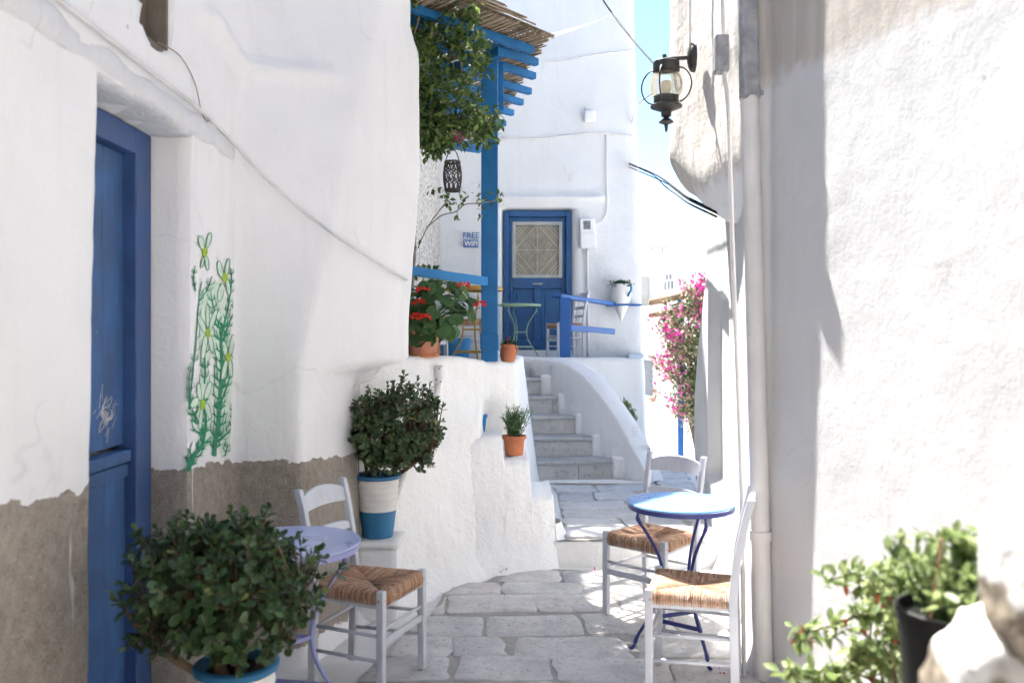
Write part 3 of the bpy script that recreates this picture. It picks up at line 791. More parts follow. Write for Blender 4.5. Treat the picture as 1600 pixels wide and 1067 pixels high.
# rounded coping, flat top, inner face
prof = []
for k in range(1, 6):
    a = k / 5 * math.pi / 2; prof.append((0.04 * (1 - math.cos(a)), 0.04 * math.sin(a)))
prof += [(0.10, 0.041), (0.19, 0.040), (0.24, 0.03), (0.25, -0.18)]
rowsv = [last]
for inn, hh in prof:
    row = []
    for i, p in enumerate(last):
        t = last[min(i + 3, m_ - 1)] - last[max(i - 3, 0)]; t.z = 0; t.normalize(); n_ = Vector((-t.y, t.x, 0))
        row.append(p + n_ * inn + Vector((0, 0, hh + 0.003 * nz(p, 9, 4))))
    rowsv.append(row)
vs = [p for r in rowsv for p in r]
tw.add(vs, [(j * m_ + i, j * m_ + i + 1, (j + 1) * m_ + i + 1, (j + 1) * m_ + i) for j in range(len(rowsv) - 1) for i in range(m_ - 1)])
ter = thing('terrace_wall', 'bright whitewashed terrace wall with stepped buttress beside the marble stairs', 'wall')
welded(tw, 'wall', M['stucco_rough'], ter)
# stepped buttress
def b_top(x):
    return lerp(lerp(lerp(0.90, 0.735, ss(x, -0.075, -0.055)), 0.465, ss(x, 0.118, 0.14)), -0.02, ss(x, 0.285, 0.335)) 
def butt(u, v):
    df = 5.745 + 0.42 * (u + 0.215) + 0.55 * max(0, u - 0.2) ** 1.5
    zt_ = b_top(u) + 0.012 * nz((u, 0, 0), 12)
    if v <= 1:
        z = zt_ * v; rr = max(0, v - 0.93) / 0.07
        fl = max(0, 0.26 - z); q = Vector((u, df + 0.10 * z + 0.03 * rr * rr - fl * fl * 2.0, z - 0.0))
    else:
        q = Vector((u, df + 0.10 * zt_ + 0.03 + (v - 1) * 0.6, zt_ + 0.008 * math.sin(min(1, (v - 1) * 8) * math.pi / 2)))
    d = lumps(q, 1.4) + 0.003 * nz(q, 40)
    return q + Vector((0.2 * d, -d, 0.5 * d))
bt = MB(); bt.sheet(butt, sorted(set(frange(-0.30, 0.36, 0.02) + [-0.078, -0.072, -0.067, -0.062, -0.057, -0.052, 0.115, 0.12, 0.126, 0.132, 0.138, 0.285, 0.29, 0.295, 0.30, 0.31, 0.32, 0.33])), frange(0, 1, 0.03) + [1.03, 1.08, 1.2, 1.4, 1.7, 2.0])
welded(bt, 'buttress', M['stucco_rough'], ter)
# foot fillet onto the upper alley
ff = MB()
def fil(u, v):
    a = lerp(-1.7, 0.9, u); r = 0.12 + 0.07 * v
    return Vector((0.235 + r * math.cos(a), 6.17 + r * 1.15 * math.sin(a), STEP_Z + 0.10 * (1 - v) ** 2.2 + 0.0035))
ff.sheet(fil, frange(0, 1, 0.05), frange(0, 1, 0.12)); welded(ff, 'foot_fillet', M['stucco_rough'], ter)

TF = 1.30
fl = MB(); fl.prism([(-3.2, 5.2), (-0.95, 5.25), (-0.4, 5.95), (0.0, 6.5), (0.1, 8.4), (-0.1, 10.35), (0.25, 10.38), (0.5, 10.1), (1.66, 10.05), (1.78, 12.2), (-3.2, 12.2)], 0.9, TF)
fo = fl.build('terrace_floor', M['marble']); struct(fo, 'grey floor slab of the raised cafe terrace', 'floor')

# ------------------------------------------------------------------ stairs
st = thing('staircase', 'curving grey marble stairs with white plastered side wall up to the blue door', 'stairs')
ND = [(8.48, 1.05), (8.83, 0.88), (9.18, 0.73), (9.53, 0.56), (9.88, 0.38), (10.2, 0.2)]
RISE = (TF - STEP_Z) / 6
for k, (d, xr) in enumerate(ND):
    z0, z1 = STEP_Z + RISE * k - (0.02 if k == 0 else 0.0), STEP_Z + RISE * (k + 1)
    tilt = 0.10 + 0.03 * k
    xl = -0.25
    dn, xn = (ND[k + 1] if k < 5 else (10.6, 0.0))
    # riser stone and tread slab (slight nosing), each with its own joint
    cut = lerp(0.38, xr, 0.42) if k in (0, 3) else None
    spans = [(xl, xr)] if not cut else [(xl, cut - 0.002), (cut + 0.002, xr)]
    for a, b in spans:
        s_ = MB(); s_.add([(a, d + tilt * (a - 0.3), z0), (b, d + tilt * (b - 0.3), z0), (b, d + 0.45 + tilt * (b - 0.3), z0), (a, d + 0.45 + tilt * (a - 0.3), z0)] +
                          [(a, d + 0.008 + tilt * (a - 0.3), z1 - 0.032), (b, d + 0.008 + tilt * (b - 0.3), z1 - 0.032), (b, d + 0.45 + tilt * (b - 0.3), z1 - 0.032), (a, d + 0.45 + tilt * (a - 0.3), z1 - 0.032)],
                          [(3, 2, 1, 0), (4, 5, 6, 7), (0, 1, 5, 4), (1, 2, 6, 5), (2, 3, 7, 6), (3, 0, 4, 7)])
        s_.build('riser', M['marble'], st, bevel=0.004)
    t_ = MB(); t_.add([(xl, d - 0.012 + tilt * (xl - 0.3), z1 - 0.031), (xr - 0.004, d - 0.012 + tilt * (xr - 0.3), z1 - 0.031), (xr - 0.004, d + 0.46 + tilt * (xr - 0.3), z1 - 0.031), (xl, d + 0.46 + tilt * (xl - 0.3), z1 - 0.031)] +
                      [(xl, d - 0.012 + tilt * (xl - 0.3), z1), (xr - 0.004, d - 0.012 + tilt * (xr - 0.3), z1), (xr - 0.004, d + 0.46 + tilt * (xr - 0.3), z1 ), (xl, d + 0.46 + tilt * (xl - 0.3), z1)],
                      [(3, 2, 1, 0), (4, 5, 6, 7), (0, 1, 5, 4), (1, 2, 6, 5), (2, 3, 7, 6), (3, 0, 4, 7)])
    t_.build('tread', M['marble'], st, bevel=0.006)
# side wall following the right ends, with stepped white skirting
PW = [Vector((1.34, 8.24)), Vector((1.20, 8.38)), Vector((1.07, 8.60)), Vector((0.92, 8.86)), Vector((0.77, 9.18)), Vector((0.605, 9.52)), Vector((0.44, 9.88)), Vector((0.28, 10.2)), Vector((0.05, 10.45))]
TOPZ = [0.19, 0.50, 0.77, 1.0, 1.19, 1.30, 1.335, 1.345, 1.345]
def pw_at(u):
    i = min(int(u), len(PW) - 2); t = u - i
    a, b, c, d_ = PW[max(i - 1, 0)], PW[i], PW[i + 1], PW[min(i + 2, len(PW) - 1)]
    p = 0.5 * ((2 * b) + (c - a) * t + (2 * a - 5 * b + 4 * c - d_) * t * t + (3 * b - a - 3 * c + d_) * t ** 3)
    z = lerp(TOPZ[i], TOPZ[i + 1], ss(t, -0.3, 1.3) if False else t); tg = (c - b).normalized()
    return p, z, Vector((-tg.y, tg.x)) * -1          # normal pointing right / outward
def parap(u, v):
    p, z, n_ = pw_at(u)
    # v 0..1 inner face, 1..2 top, 2..3 outer face
    wdt = 0.22
    if v <= 1: q = Vector((p.x, p.y, lerp(0.1, z - 0.03, v)))
    elif v <= 2:
        t = v - 1; a = t * math.pi; q = Vector((p.x, p.y, z - 0.03 + 0.03 * math.sin(a) ** 0.5)) + Vector((n_.x, n_.y, 0)) * wdt * t
    else: q = Vector((p.x + n_.x * wdt, p.y + n_.y * wdt, lerp(z - 0.03, 0.1, v - 2)))
    d = lumps(q, 2.4)
    return q + Vector((-0.7 * d, -0.7 * d, 0.4 * d))
pw = MB(); pw.sheet(parap, frange(0, 7.99, 0.08), frange(0, 1, 0.06) + [1.02, 1.06, 1.15, 1.3, 1.5, 1.7, 1.85, 1.94, 1.98] + frange(2, 3, 0.2)); welded(pw, 'side_wall', M['stucco'], st)
for k, (d, xr) in enumerate(ND[:5]):
    z1 = STEP_Z + RISE * (k + 1); tilt = 0.10 + 0.03 * k
    sk = soft_box((xr - 0.045, d - 0.03 + tilt * (xr - 0.3), z1 - RISE - 0.05), (xr + 0.12, d + 0.34 + tilt * (xr - 0.3), z1 + 0.035), 0.02, 0.03, 0.5)
    welded(sk, 'skirting', M['stucco'], st)
# pale cement apron before the first step
ap = MB(); ap.prism([(0.3, 8.36), (1.0, 8.42), (1.16, 8.33), (1.36, 8.26), (1.1, 8.22), (0.3, 8.26)], STEP_Z + 0.008, STEP_Z + 0.026); ap.build('apron', M['whitewash_floor'], st, bevel=0.006)

# retaining wall right of the stairs
def ret_ctrl(z): return [(0.45, 10.02 + 0.02 * z), (1.58 - 0.03 * z, 9.95 + 0.03 * z), (1.95 - 0.03 * z, 12.4)]
rt = MB(); loft(ret_ctrl, frange(-0.03, 1.335, 0.05), [26, 30], 0.05, 1, 1.3, None, rt)
mm = len(plan_curve(ret_ctrl(1), [26, 30], 0.05)); last = [Vector(p) for p in rt.v[-mm:]]
rt.add(last + [Vector((p.x * 0.9 - 0.02, max(p.y, 10.25) if i < 29 else p.y, 1.345)) for i, p in enumerate(last)], [(i, i + 1, mm + i + 1, mm + i) for i in range(mm - 1)])
rw = thing('retaining_wall', 'low whitewashed retaining wall right of the marble stairs', 'wall'); welded(rt, 'wall', M['stucco'], rw)

# ------------------------------------------------------------------ back house
BD = 12.12
def back_ctrl(z): return [(-1.9, BD), (1.90 - 0.026 * z, BD), (1.96 - 0.026 * z, 13.6), (-1.9, 13.7)]
BDX0, BDX1, BDZ0, BDZ1 = -0.135, 0.865, 1.385, 3.40
def back_extra(q, n):
    m = ss(q.x, BDX0 - 0.03, BDX0 + 0.02) * (1 - ss(q.x, BDX1 - 0.02, BDX1 + 0.03)) * (1 - ss(q.z, BDZ1 - 0.02, BDZ1 + 0.03))
    if n.y < -0.5: q = q + Vector((0, 0.16 * m, 0))
    # thick plaster hood above the door
    h = math.exp(-((q.z - 3.56) / 0.055) ** 2) * ss(q.x, BDX0 - 0.12, BDX0) * (1 - ss(q.x, 1.28, 1.36))
    if n.y < -0.5: q = q + Vector((0, -0.06 * h, 0))
    return q
sx0 = [(x + 1.9) / 3.8 for x in edge_list(-1.9, 1.9 - 0.06, 0.07, [BDX0, BDX1])]
bw = loft(back_ctrl, edge_list(-0.05, 4.2, 0.06, [BDZ1, 3.56]) + frange(4.2, 11.6, 0.14)[1:], [sx0, 8, 8], 0.06, 1, 1.2, back_extra)  # unseen upper height added so its shadow covers stairs and upper alley
bh = thing('back_house', 'tall pale whitewashed house behind the terrace with a blue door', 'house')
welded(bw, 'wall', M['stucco_back'], bh)
cap = MB(); cap.prism([(-3.6, BD + 0.02), (1.58, BD + 0.02), (1.62, 13.6), (-3.6, 13.6)], 11.5, 11.7); cap.build('roof', M['stucco_back'], bh)
# its door
bd = thing('panelled_door', 'blue panelled door with a grilled window at the head of the stairs', 'door')
Y0 = BD + 0.05
f_ = MB(); f_.span((BDX0 + 0.015, Y0, TF), (BDX0 + 0.095, Y0 + 0.09, BDZ1 - 0.012)); f_.span((BDX1 - 0.095, Y0, TF), (BDX1 - 0.015, Y0 + 0.09, BDZ1 - 0.012)); f_.span((BDX0 + 0.095, Y0 + 0.002, BDZ1 - 0.10), (BDX1 - 0.095, Y0 + 0.088, BDZ1 - 0.012))
f_.build('frame', M['door2_blue'], bd, bevel=0.006)
lx0, lx1, lz0, lz1 = BDX0 + 0.1, BDX1 - 0.1, BDZ0 + 0.02, BDZ1 - 0.105
wx0, wx1, wz0, wz1 = lx0 + 0.04, lx1 - 0.045, 2.43, 3.235
lf = MB(); yb = Y0 + 0.045
lf.span((lx0, yb, lz0), (wx0 + 0.01, yb + 0.045, lz1)); lf.span((wx1 - 0.01, yb, lz0), (lx1, yb + 0.045, lz1))
lf.span((wx0 + 0.011, yb + 0.001, wz1 - 0.01), (wx1 - 0.011, yb + 0.044, lz1)); lf.span((wx0 + 0.011, yb + 0.001, 2.28), (wx1 - 0.011, yb + 0.044, wz0 + 0.01))
lf.span((wx0 + 0.011, yb + 0.001, lz0), (wx1 - 0.011, yb + 0.044, lz0 + 0.14)); mid = (lx0 + lx1) / 2
lf.span((mid - 0.05, yb + 0.002, lz0 + 0.14), (mid + 0.05, yb + 0.043, 2.28))
lfo = lf.build('leaf', M['door2_blue'], bd, bevel=0.004)
for a, b in ((wx0 + 0.012, mid - 0.052), (mid + 0.052, wx1 - 0.012)):
    p_ = MB(); p_.span((a, yb + 0.022, lz0 + 0.142), (b, yb + 0.036, 2.278)); p_.span((a + 0.05, yb + 0.012, lz0 + 0.2), (b - 0.05, yb + 0.023, 2.22)); p_.build('panel', M['door2_blue'], lfo, bevel=0.008)
ms = MB(); ms.span((mid - 0.07, yb - 0.006, 2.335), (mid + 0.07, yb + 0.002, 2.36)); ms.build('letter_slot', M['zinc'], bd, bevel=0.002)
cu = MB(); cu.span((wx0, yb + 0.030, wz0), (wx1, yb + 0.038, wz1)); wd = cu.build('curtain', M['curtain'], bd)
wf = MB()
for a, b in (((wx0, wz0), (wx0 + 0.05, wz1)), ((wx1 - 0.05, wz0), (wx1, wz1))): wf.span((a[0], yb - 0.008, a[1]), (b[0], yb + 0.028, b[1]))
for za, zb in ((wz0, wz0 + 0.05), (wz1 - 0.05, wz1)): wf.span((wx0 + 0.05, yb - 0.007, za), (wx1 - 0.05, yb + 0.027, zb))
wf.build('window_frame', M['shutter'], bd, bevel=0.004)
gr = MB(); gx0, gx1, gz0, gz1 = wx0 + 0.055, wx1 - 0.055, wz0 + 0.055, wz1 - 0.055; gm, gzm = (gx0 + gx1) / 2, (gz0 + gz1) / 2; yg = yb + 0.012
def gb(a, b, w_=0.010): gr.bar((a[0], yg, a[1]), (b[0], yg, b[1]), 0.008, w_, up=(0, 0, 1) if abs(a[1] - b[1]) < abs(a[0] - b[0]) else (1, 0, 0))
gb((gm, gz0), (gm, gz1)); gb((gx0, gzm), (gx1, gzm))
hw, hh = gm - gx0, gzm - gz0
for sx in (-1, 1):
    for sz in (-1, 1):
        for t in (0.45, 0.63, 0.81, 1.0):
            gb((gm + sx * hw * t, gzm + sz * hh * (1.0 - 0.0) ), (gm + sx * hw, gzm + sz * hh * t)) if t < 1 else None
        gb((gm + sx * 0.02, gzm + sz * hh), (gm + sx * hw, gzm + sz * 0.02), 0.011)
        gb((gm, gzm), (gm + sx * hw * 0.42, gzm + sz * hh * 0.42), 0.007)
        for ccx, ccz, rr in ((0.5 * hw, 0.14 * hh, 0.055), (0.15 * hw, 0.55 * hh, 0.048)):
            pts = [(gm + sx * (ccx + rr * (1 - k / 26) * math.cos(k * 0.42)), yg, gzm + sz * (ccz + rr * (1 - k / 26) * math.sin(k * 0.42))) for k in range(24)]
            gr.tube(pts, 0.0042, 5)
gr.build('grille', M['grille'], bd)
sl = MB(); sl.span((BDX0 - 0.02, BD - 0.12, TF - 0.02), (BDX1 + 0.02, BD + 0.1, BDZ0 + 0.012)); sl.build('doorstep', M['whitewash_floor'], bd, bevel=0.012)

# meter box, conduit, junction box, wires on the back house
mb_ = thing('electric_meter', 'white electric meter box with grey display right of the blue door', 'meter')
YB = BD - 0.012
b_ = MB(); b_.span((0.955, YB - 0.11, 2.85), (1.165, YB + 0.03, 3.255)); b_.build('case', M['plastic_white'], mb_, bevel=0.016)
b_ = MB(); b_.span((1.005, YB - 0.116, 3.10), (1.105, YB - 0.108, 3.215)); b_.build('display', M['plastic_grey'], mb_, bevel=0.002)
b_ = MB(); b_.span((0.965, YB - 0.13, 2.83), (1.18, YB - 0.112, 3.04)); b_.build('cover', M['plastic_white'], mb_, bevel=0.01)
b_ = MB()
for k in range(3): b_.span((1.01, YB - 0.1195, 3.118 + k * 0.032), (1.10, YB - 0.1165, 3.128 + k * 0.032))
b_.build('display_line', M['zinc'], mb_)
cable('meter_conduit', [(1.065, YB - 0.02, 2.84), (1.075, YB - 0.02, 2.2), (1.08, YB - 0.02, 1.32)], 0.016, 'pvc', 'white conduit running down from the meter box', 'pipe')
cable('curved_conduit', [(1.34, YB - 0.012, 4.45), (1.345, YB - 0.012, 3.7), (1.35, YB - 0.012, 3.40), (1.31, YB - 0.014, 3.27), (1.20, YB - 0.03, 3.20), (1.15, YB - 0.05, 3.18)], 0.009, 'pvc', 'thin white conduit bending into the meter box from above', 'pipe')
j_ = MB(); j_.span((1.02, YB - 0.07, 4.62), (1.18, YB + 0.02, 4.79)); tag(j_.build('junction_box', M['plastic_white'], bevel=0.03, seg=3), 'small white junction box high on the back house', 'box')
cable('draped_wire', [at(783, 215, BD - 0.02), at(840, 217, BD - 0.02), at(885, 212, BD - 0.025), at(940, 209, BD - 0.025), at(992, 214, BD - 0.02)], 0.011, 'cable_white', 'pale wire draped across the back house below the junction box')
cable('upper_wire', [at(852, 97, BD - 0.02), at(880, 95, BD - 0.025), at(930, 86, BD - 0.02), at(988, 79, BD - 0.02)], 0.008, 'cable_white', 'thin pale wire high on the back house beside the pergola edge')

# FREE / WIFI sign
sg = thing('wifi_sign', 'small blue lettered sign on the white wall left of the blue post', 'sign')
def text(body, size, x, z, mat, parent, name, y=YB - 0.028):
    c = bpy.data.curves.new(name, 'FONT'); c.body = body; c.size = size; c.extrude = 0.0015; c.offset = size * 0.018
    o = bpy.data.objects.new(name, c); COL.objects.link(o)
    bpy.context.view_layer.update()
    dg = bpy.context.evaluated_depsgraph_get(); me = bpy.data.meshes.new_from_object(o.evaluated_get(dg)); bpy.data.objects.remove(o)
    me.transform(Matrix.Rotation(R(90), 4, 'X')); me.transform(Matrix.Translation((x, y, z))); me.materials.clear()
    return link(name, me, mat, parent)
text('FREE', 0.115, -0.70, 2.985, M['sign_blue'], sg, 'lettering')
pb = MB(); pb.span((-0.69, YB - 0.03, 2.855), (-0.475, YB + 0.02, 2.965)); pb.build('plate', M['sign_blue'], sg, bevel=0.012, seg=3)
text('WIFI', 0.095, -0.675, 2.877, M['pot_white'], sg, 'lettering', YB - 0.034)

# ------------------------------------------------------------------ right house
CD = 4.02
def right_ctrl(z):
    k = 0.035 * min(z, 3.5)                    # corner leans back with height
    return [(2.1, -7.0), (2.1, -2.0), (2.0, -0.4), (1.205, CD - 0.03), (1.155 - k * 0.4, CD), (1.205 - k * 0.2, 4.35), (1.335, 5.2), (1.63, 7.3), (3.2, 7.5)]
RW0, RW1 = 5.35, 6.75
def right_extra(q, n):
    m = ss(q.y, RW0 - 0.02, RW0 + 0.02) * (1 - ss(q.y, RW1 - 0.02, RW1 + 0.02)) * (1 - ss(q.z, 1.78 + 0.10 * (q.y - RW0), 1.83 + 0.10 * (q.y - RW0))) * ss(q.z, 0.45, 0.5)
    if n.x < -0.5 and q.y > 4.4: q = q + Vector((0.10 * m, 0, 0))
    if q.y > 6.9: q = q + n * (0.07 * ss(q.y, 6.9, 7.2) * math.sin(q.z * 1.5 + 0.3))
    if q.z < 0.14 : q = q + n * (0.14 - q.z) ** 2 * 2.5
    return q
dl = 5.3
sg0 = [x / 110 for x in range(111)]
sg4 = [x for x in frange(0, 1, 0.02)]
rwl = loft(right_ctrl, edge_list(-0.03, 3.6, 0.04, [1.80, 0.47]) + frange(3.6, 6.2, 0.12)[1:], [10, 5, sg0, 6, 10, 22, sg4, 8], 0.03, -1, 0.6, right_extra)
rh = thing('right_house', 'sunlit whitewashed house on the right with bare plaster above its paint line', 'house')
welded(rwl, 'wall', M['stucco_right'], rh)
# overhanging upper floor, rounded underside
def over_xf(p):
    # far lower edge rounds away
    q = p.copy()
    t = ss(p.y, 4.75, 5.7); q.z = p.z + 0.30 * t * (1 - ss(p.z, 2.25, 3.3))
    q.x += 0.02 * nz(p, 2.5, 8) + (0.11 * (5.6 - p.y) / 1.45 if p.x < 1.5 else 0)
    q.x += 0.10 * (1 - ss(p.z, 2.22, 2.62)) ** 2
    return q
ob = soft_box((1.03, 4.17, 2.23), (1.9, 5.62, 6.1), 0.09, 0.045, 0.8, xf=over_xf); welded(ob, 'overhang', M['stucco_over'], rh)
cap = MB(); cap.prism([(2.08, -7.0), (2.01, -0.4), (1.24, 4.05), (1.6, 7.2), (3.2, 7.5), (3.2, -7.0)], 6.15, 6.3); cap.build('roof', M['stucco_right'], rh)
rear = thing('added_rear_house', 'unseen bare stone house added behind the viewer to cut light from there', 'house'); b_ = soft_box((-3.4, -8.2, -0.03), (3.2, -7.05, 6.1), 0.05, 0.3, 1.0); welded(b_, 'wall', M['bare_stone'], rear)  # unseen house, added to cut light reaching walls that face the viewer
# downpipe
dp = thing('downpipe', 'painted downpipe with a zinc upper length at the corner of the right house', 'pipe')
pb0, pm, pt = Vector((1.172, CD - 0.055, -0.01)), Vector((1.115, CD - 0.02, 2.72)), Vector((1.085, CD + 0.04, 4.6))
b_ = MB().tube([pb0, pb0.lerp(pm, 0.5), pm], 0.043, 18).build('painted_length', M['pvc'], dp, smooth=True, angle=50)
b_ = MB(); b_.bar(pm + Vector((0, 0, -0.02)), pt, 0.082, 0.082, up=(0, 1, 0)); b_.build('zinc_length', M['zinc'], dp, bevel=0.014)
for q in (pm + Vector((0, 0, 0.02)), pb0.lerp(pm, 0.25)):
    t = (pm - pb0).normalized()
    b_ = MB().tube([q - t * 0.022, q + t * 0.022], 0.050, 18); b_.span(q + Vector((0.04, 0.0, -0.012)), q + Vector((0.10, 0.045, 0.012))); b_.build('clamp', M['zinc'] if q.z > 2 else M['pvc'], dp)
pipe2 = [at(1128, -60, 4.11), at(1130, 60, 4.11), at(1131, 110, 4.11), at(1138, 180, 4.09), at(1146, 420, 4.07), at(1158, 760, 4.03), at(1163, 1090, 3.99)]
cable('thin_conduit', pipe2, 0.010, 'pvc', 'slim painted conduit just left of the downpipe', 'pipe', 10)
b_ = MB(); c_ = at(1127, 85, 4.12); b_.span(c_ - Vector((0.035, 0.03, 0.09)), c_ + Vector((0.035, 0.05, 0.09))); tag(b_.build('cable_box', M['zinc'], bevel=0.012), 'small grey box on the overhang beside the zinc pipe', 'box')

# ------------------------------------------------------------------ leaves
LEAF = {
 'jade': ([(0, 0, 0), (-.17, .3, .05), (.17, .3, .05), (-.31, .68, .07), (.31, .68, .07), (-.2, .92, .03), (.2, .92, .03), (0, 1.02, 0), (0, .3, -.02), (0, .68, -.01)],
          [(0, 8, 1), (0, 2, 8), (1, 8, 9, 3), (8, 2, 4, 9), (3, 9, 5), (9, 4, 6), (5, 9, 7), (9, 6, 7)]),
 'oval': ([(0, 0, 0), (-.2, .3, .06), (.2, .3, .06), (-.22, .62, .05), (.22, .62, .05), (0, 1, -.06), (0, .3, 0), (0, .62, -.01)],
          [(0, 6, 1), (0, 2, 6), (1, 6, 7, 3), (6, 2, 4, 7), (3, 7, 5), (7, 4, 5)]),
 'needle': ([(0, 0, 0), (-.06, .5, 0), (.06, .5, 0), (0, 1, .03)], [(0, 2, 3, 1)]),
 'petal': ([(0, 0, 0), (-.3, .55, .1), (.3, .55, .1), (0, 1, .12)], [(0, 2, 3, 1)]),
}
_n = 14
_v = [(0, 0.42, -0.10)]
for k in range(_n):
    a = 2 * math.pi * k / _n + math.pi / _n; rr = 0.52 * (1.0 + 0.07 * math.cos(k * math.pi)) ; 
    if k in (10, 11) or abs(a - 1.5 * math.pi) < 0.3: rr *= 0.6
    _v.append((rr * math.cos(a) * 1.05, 0.42 + rr * math.sin(a), 0.05 * math.cos(3 * a)))
LEAF['round'] = (_v, [(0, 1 + k, 1 + (k + 1) % _n) for k in range(_n)])

def leaf_matrix(pos, direction, size, roll=0.0, up=Vector((0, 0, 1))):
    y = Vector(direction).normalized(); x = y.cross(up)
    if x.length < 1e-3: x = Vector((1, 0, 0))
    x.normalize(); z = x.cross(y)
    if roll:
        q = Matrix.Rotation(roll, 3, y); x, z = q @ x, q @ z
    m = Matrix(((x.x, y.x, z.x, 0), (x.y, y.y, z.y, 0), (x.z, y.z, z.z, 0), (0, 0, 0, 1)))
    return Matrix.Translation(pos) @ m @ Matrix.Diagonal((size, size, size, 1))

def leaves(name, kind, mats, mat, parent, stuff=True):
    tv, tf = LEAF[kind]; tv = np.array(tv); k = len(tv)
    A = np.array([[list(r) for r in m] for m in mats])
    V = np.einsum('nij,kj->nki', A[:, :3, :3], tv) + A[:, None, :3, 3]
    V = V.reshape(-1, 3); me = bpy.data.meshes.new(name)
    fs = [tuple(i + b * k for i in f) for b in range(len(mats)) for f in tf]
    me.from_pydata(V.tolist(), [], fs); me.update()
    return link(name, me, mat, parent, smooth=True, kind='stuff' if stuff else None)

_leafmesh = {}
def leaf_objects(name, kind, mats, mat, parent):
    """single leaves as parts, sharing one mesh"""
    key = (kind, mat.name)
    if key not in _leafmesh:
        tv, tf = LEAF[kind]; me = bpy.data.meshes.new(name); me.from_pydata(tv, [], tf); me.materials.append(mat)
        me.polygons.foreach_set('use_smooth', [True] * len(me.polygons)); _leafmesh[key] = me
    for m in mats:
        o = bpy.data.objects.new(name, _leafmesh[key]); COL.objects.link(o); o.parent = parent; o.matrix_local = m

def rdir(rs):
    while True:
        v = Vector((rs.uniform(-1, 1), rs.uniform(-1, 1), rs.uniform(-1, 1)))
        if 0.05 < v.length < 1: return v.normalized()

def split_near(mats, root_loc, nmax, toward=Vector((0, 0, 1.3))):
    s = sorted(mats, key=lambda m: (Vector(root_loc) + m.to_translation() - toward).length)
    return s[:nmax], s[nmax:]

def jade_plant(root, base_z, center, radii, ntips, lsize, mat, seed, singles, trunks):
    rs = random.Random(seed); center = Vector(center); L = []
    br = MB(); tops = []
    for tx, ty, bend, rr in trunks:
        p0 = Vector((tx, ty, base_z - 0.03)); p2 = center + Vector((bend[0], bend[1], bend[2])); p1 = p0.lerp(p2, 0.5) + Vector((bend[0] * 0.3, 0, 0.02))
        pts = catmull([p0, p1, p2], 5); br.tube(pts, [rr * (1 - 0.55 * i / (len(pts) - 1)) * (1 + 0.12 * math.sin(i * 2.1)) for i in range(len(pts))], 8); tops += pts[4:]
    for k in range(ntips):
        d = rdir(rs)
        if d.z < -0.75: d.z *= -0.6; d.normalize()
        rad = rs.uniform(0.45, 1.0) ** 0.5
        cl = 0.88 + 0.34 * nz(d, 1.9, seed) + 0.16 * nz(d, 4.5, seed)
        if k % 17 == 0 and d.z > -0.2: cl *= 1.08; rad = 1.0
        tip = center + Vector((d.x * radii[0], d.y * radii[1], d.z * radii[2])) * rad * cl
        if tip.z < base_z + 0.07 and abs(tip.x) < 0.2: tip.z = base_z + rs.uniform(0.08, 0.2)
        s = min(tops, key=lambda q: (q - tip).length + rs.uniform(0, 0.06)); m = s.lerp(tip, 0.55) + Vector((0, 0, -0.03))
        pts = catmull([s, m, tip], 3); br.tube(pts, [lerp(0.006, 0.0025, i / (len(pts) - 1)) for i in range(len(pts))], 5)
        ax = (d * 0.8 + Vector((0, 0, 0.55)) + rdir(rs) * 0.45).normalized()
        e1 = ax.orthogonal().normalized(); e2 = ax.cross(e1)
        for lev in range(4):
            a0 = lev * math.pi / 2 + rs.uniform(-.3, .3)
            for h_ in (0, math.pi):
                a = a0 + h_; o_ = e1 * math.cos(a) + e2 * math.sin(a); open_ = (1.0, 0.85, 0.55, 0.25)[lev]
                dr_ = (o_ * open_ + ax * (1.15 - open_ * 0.85) + rdir(rs) * 0.2 - Vector((0, 0, 0.12 * open_))).normalized()
                L.append(leaf_matrix(tip + ax * (0.012 * lev - 0.026), dr_, lsize * (1.05 - 0.13 * lev) * rs.uniform(0.6, 1.25), rs.uniform(-.35, .35), up=ax))
    br.build('branches', M['bark'], root, smooth=True)
    near, rest = split_near(L, root.location, singles)
    if near: leaf_objects('leaf', 'jade', near, mat, root)
    leaves('foliage', 'jade', rest, mat, root)

def ribbed_pot(root, rt, rb, h, z0=0.0, lower=0.42):
    n = 40; prof = []
    for k in range(41):
        t = k / 40; z = z0 + h * t; r = lerp(rb, rt, t ** 0.8)
        if lower + 0.08 < t < 0.93: r += 0.0024 * math.sin(t * 62)
        prof.append((r, z))
    zl = z0 + h * lower
    b = MB(); b.lathe([p for p in prof if p[1] <= zl + 0.002], n); b.build('painted_base', M['pot_blue'], root, smooth=True, angle=50)
    b = MB(); b.lathe([p for p in prof if zl - 0.002 <= p[1] <= z0 + h * 0.945], n, cap=False); b.build('body', M['pot_white'], root, smooth=True, angle=60)
    b = MB(); b.lathe([(rt * 0.985, z0 + h * 0.93), (rt + 0.009, z0 + h * 0.94), (rt + 0.012, z0 + h * 0.985), (rt + 0.006, z0 + h), (rt - 0.014, z0 + h), (rt - 0.018, z0 + h - 0.05)], n, cap=False); b.build('rim', M['pot_blue'], root, smooth=True, angle=50)
    b = MB(); b.lathe([(0.001, z0 + h - 0.028), (rt - 0.012, z0 + h - 0.035)], n, cap=False); b.build('soil', M['soil'], root)

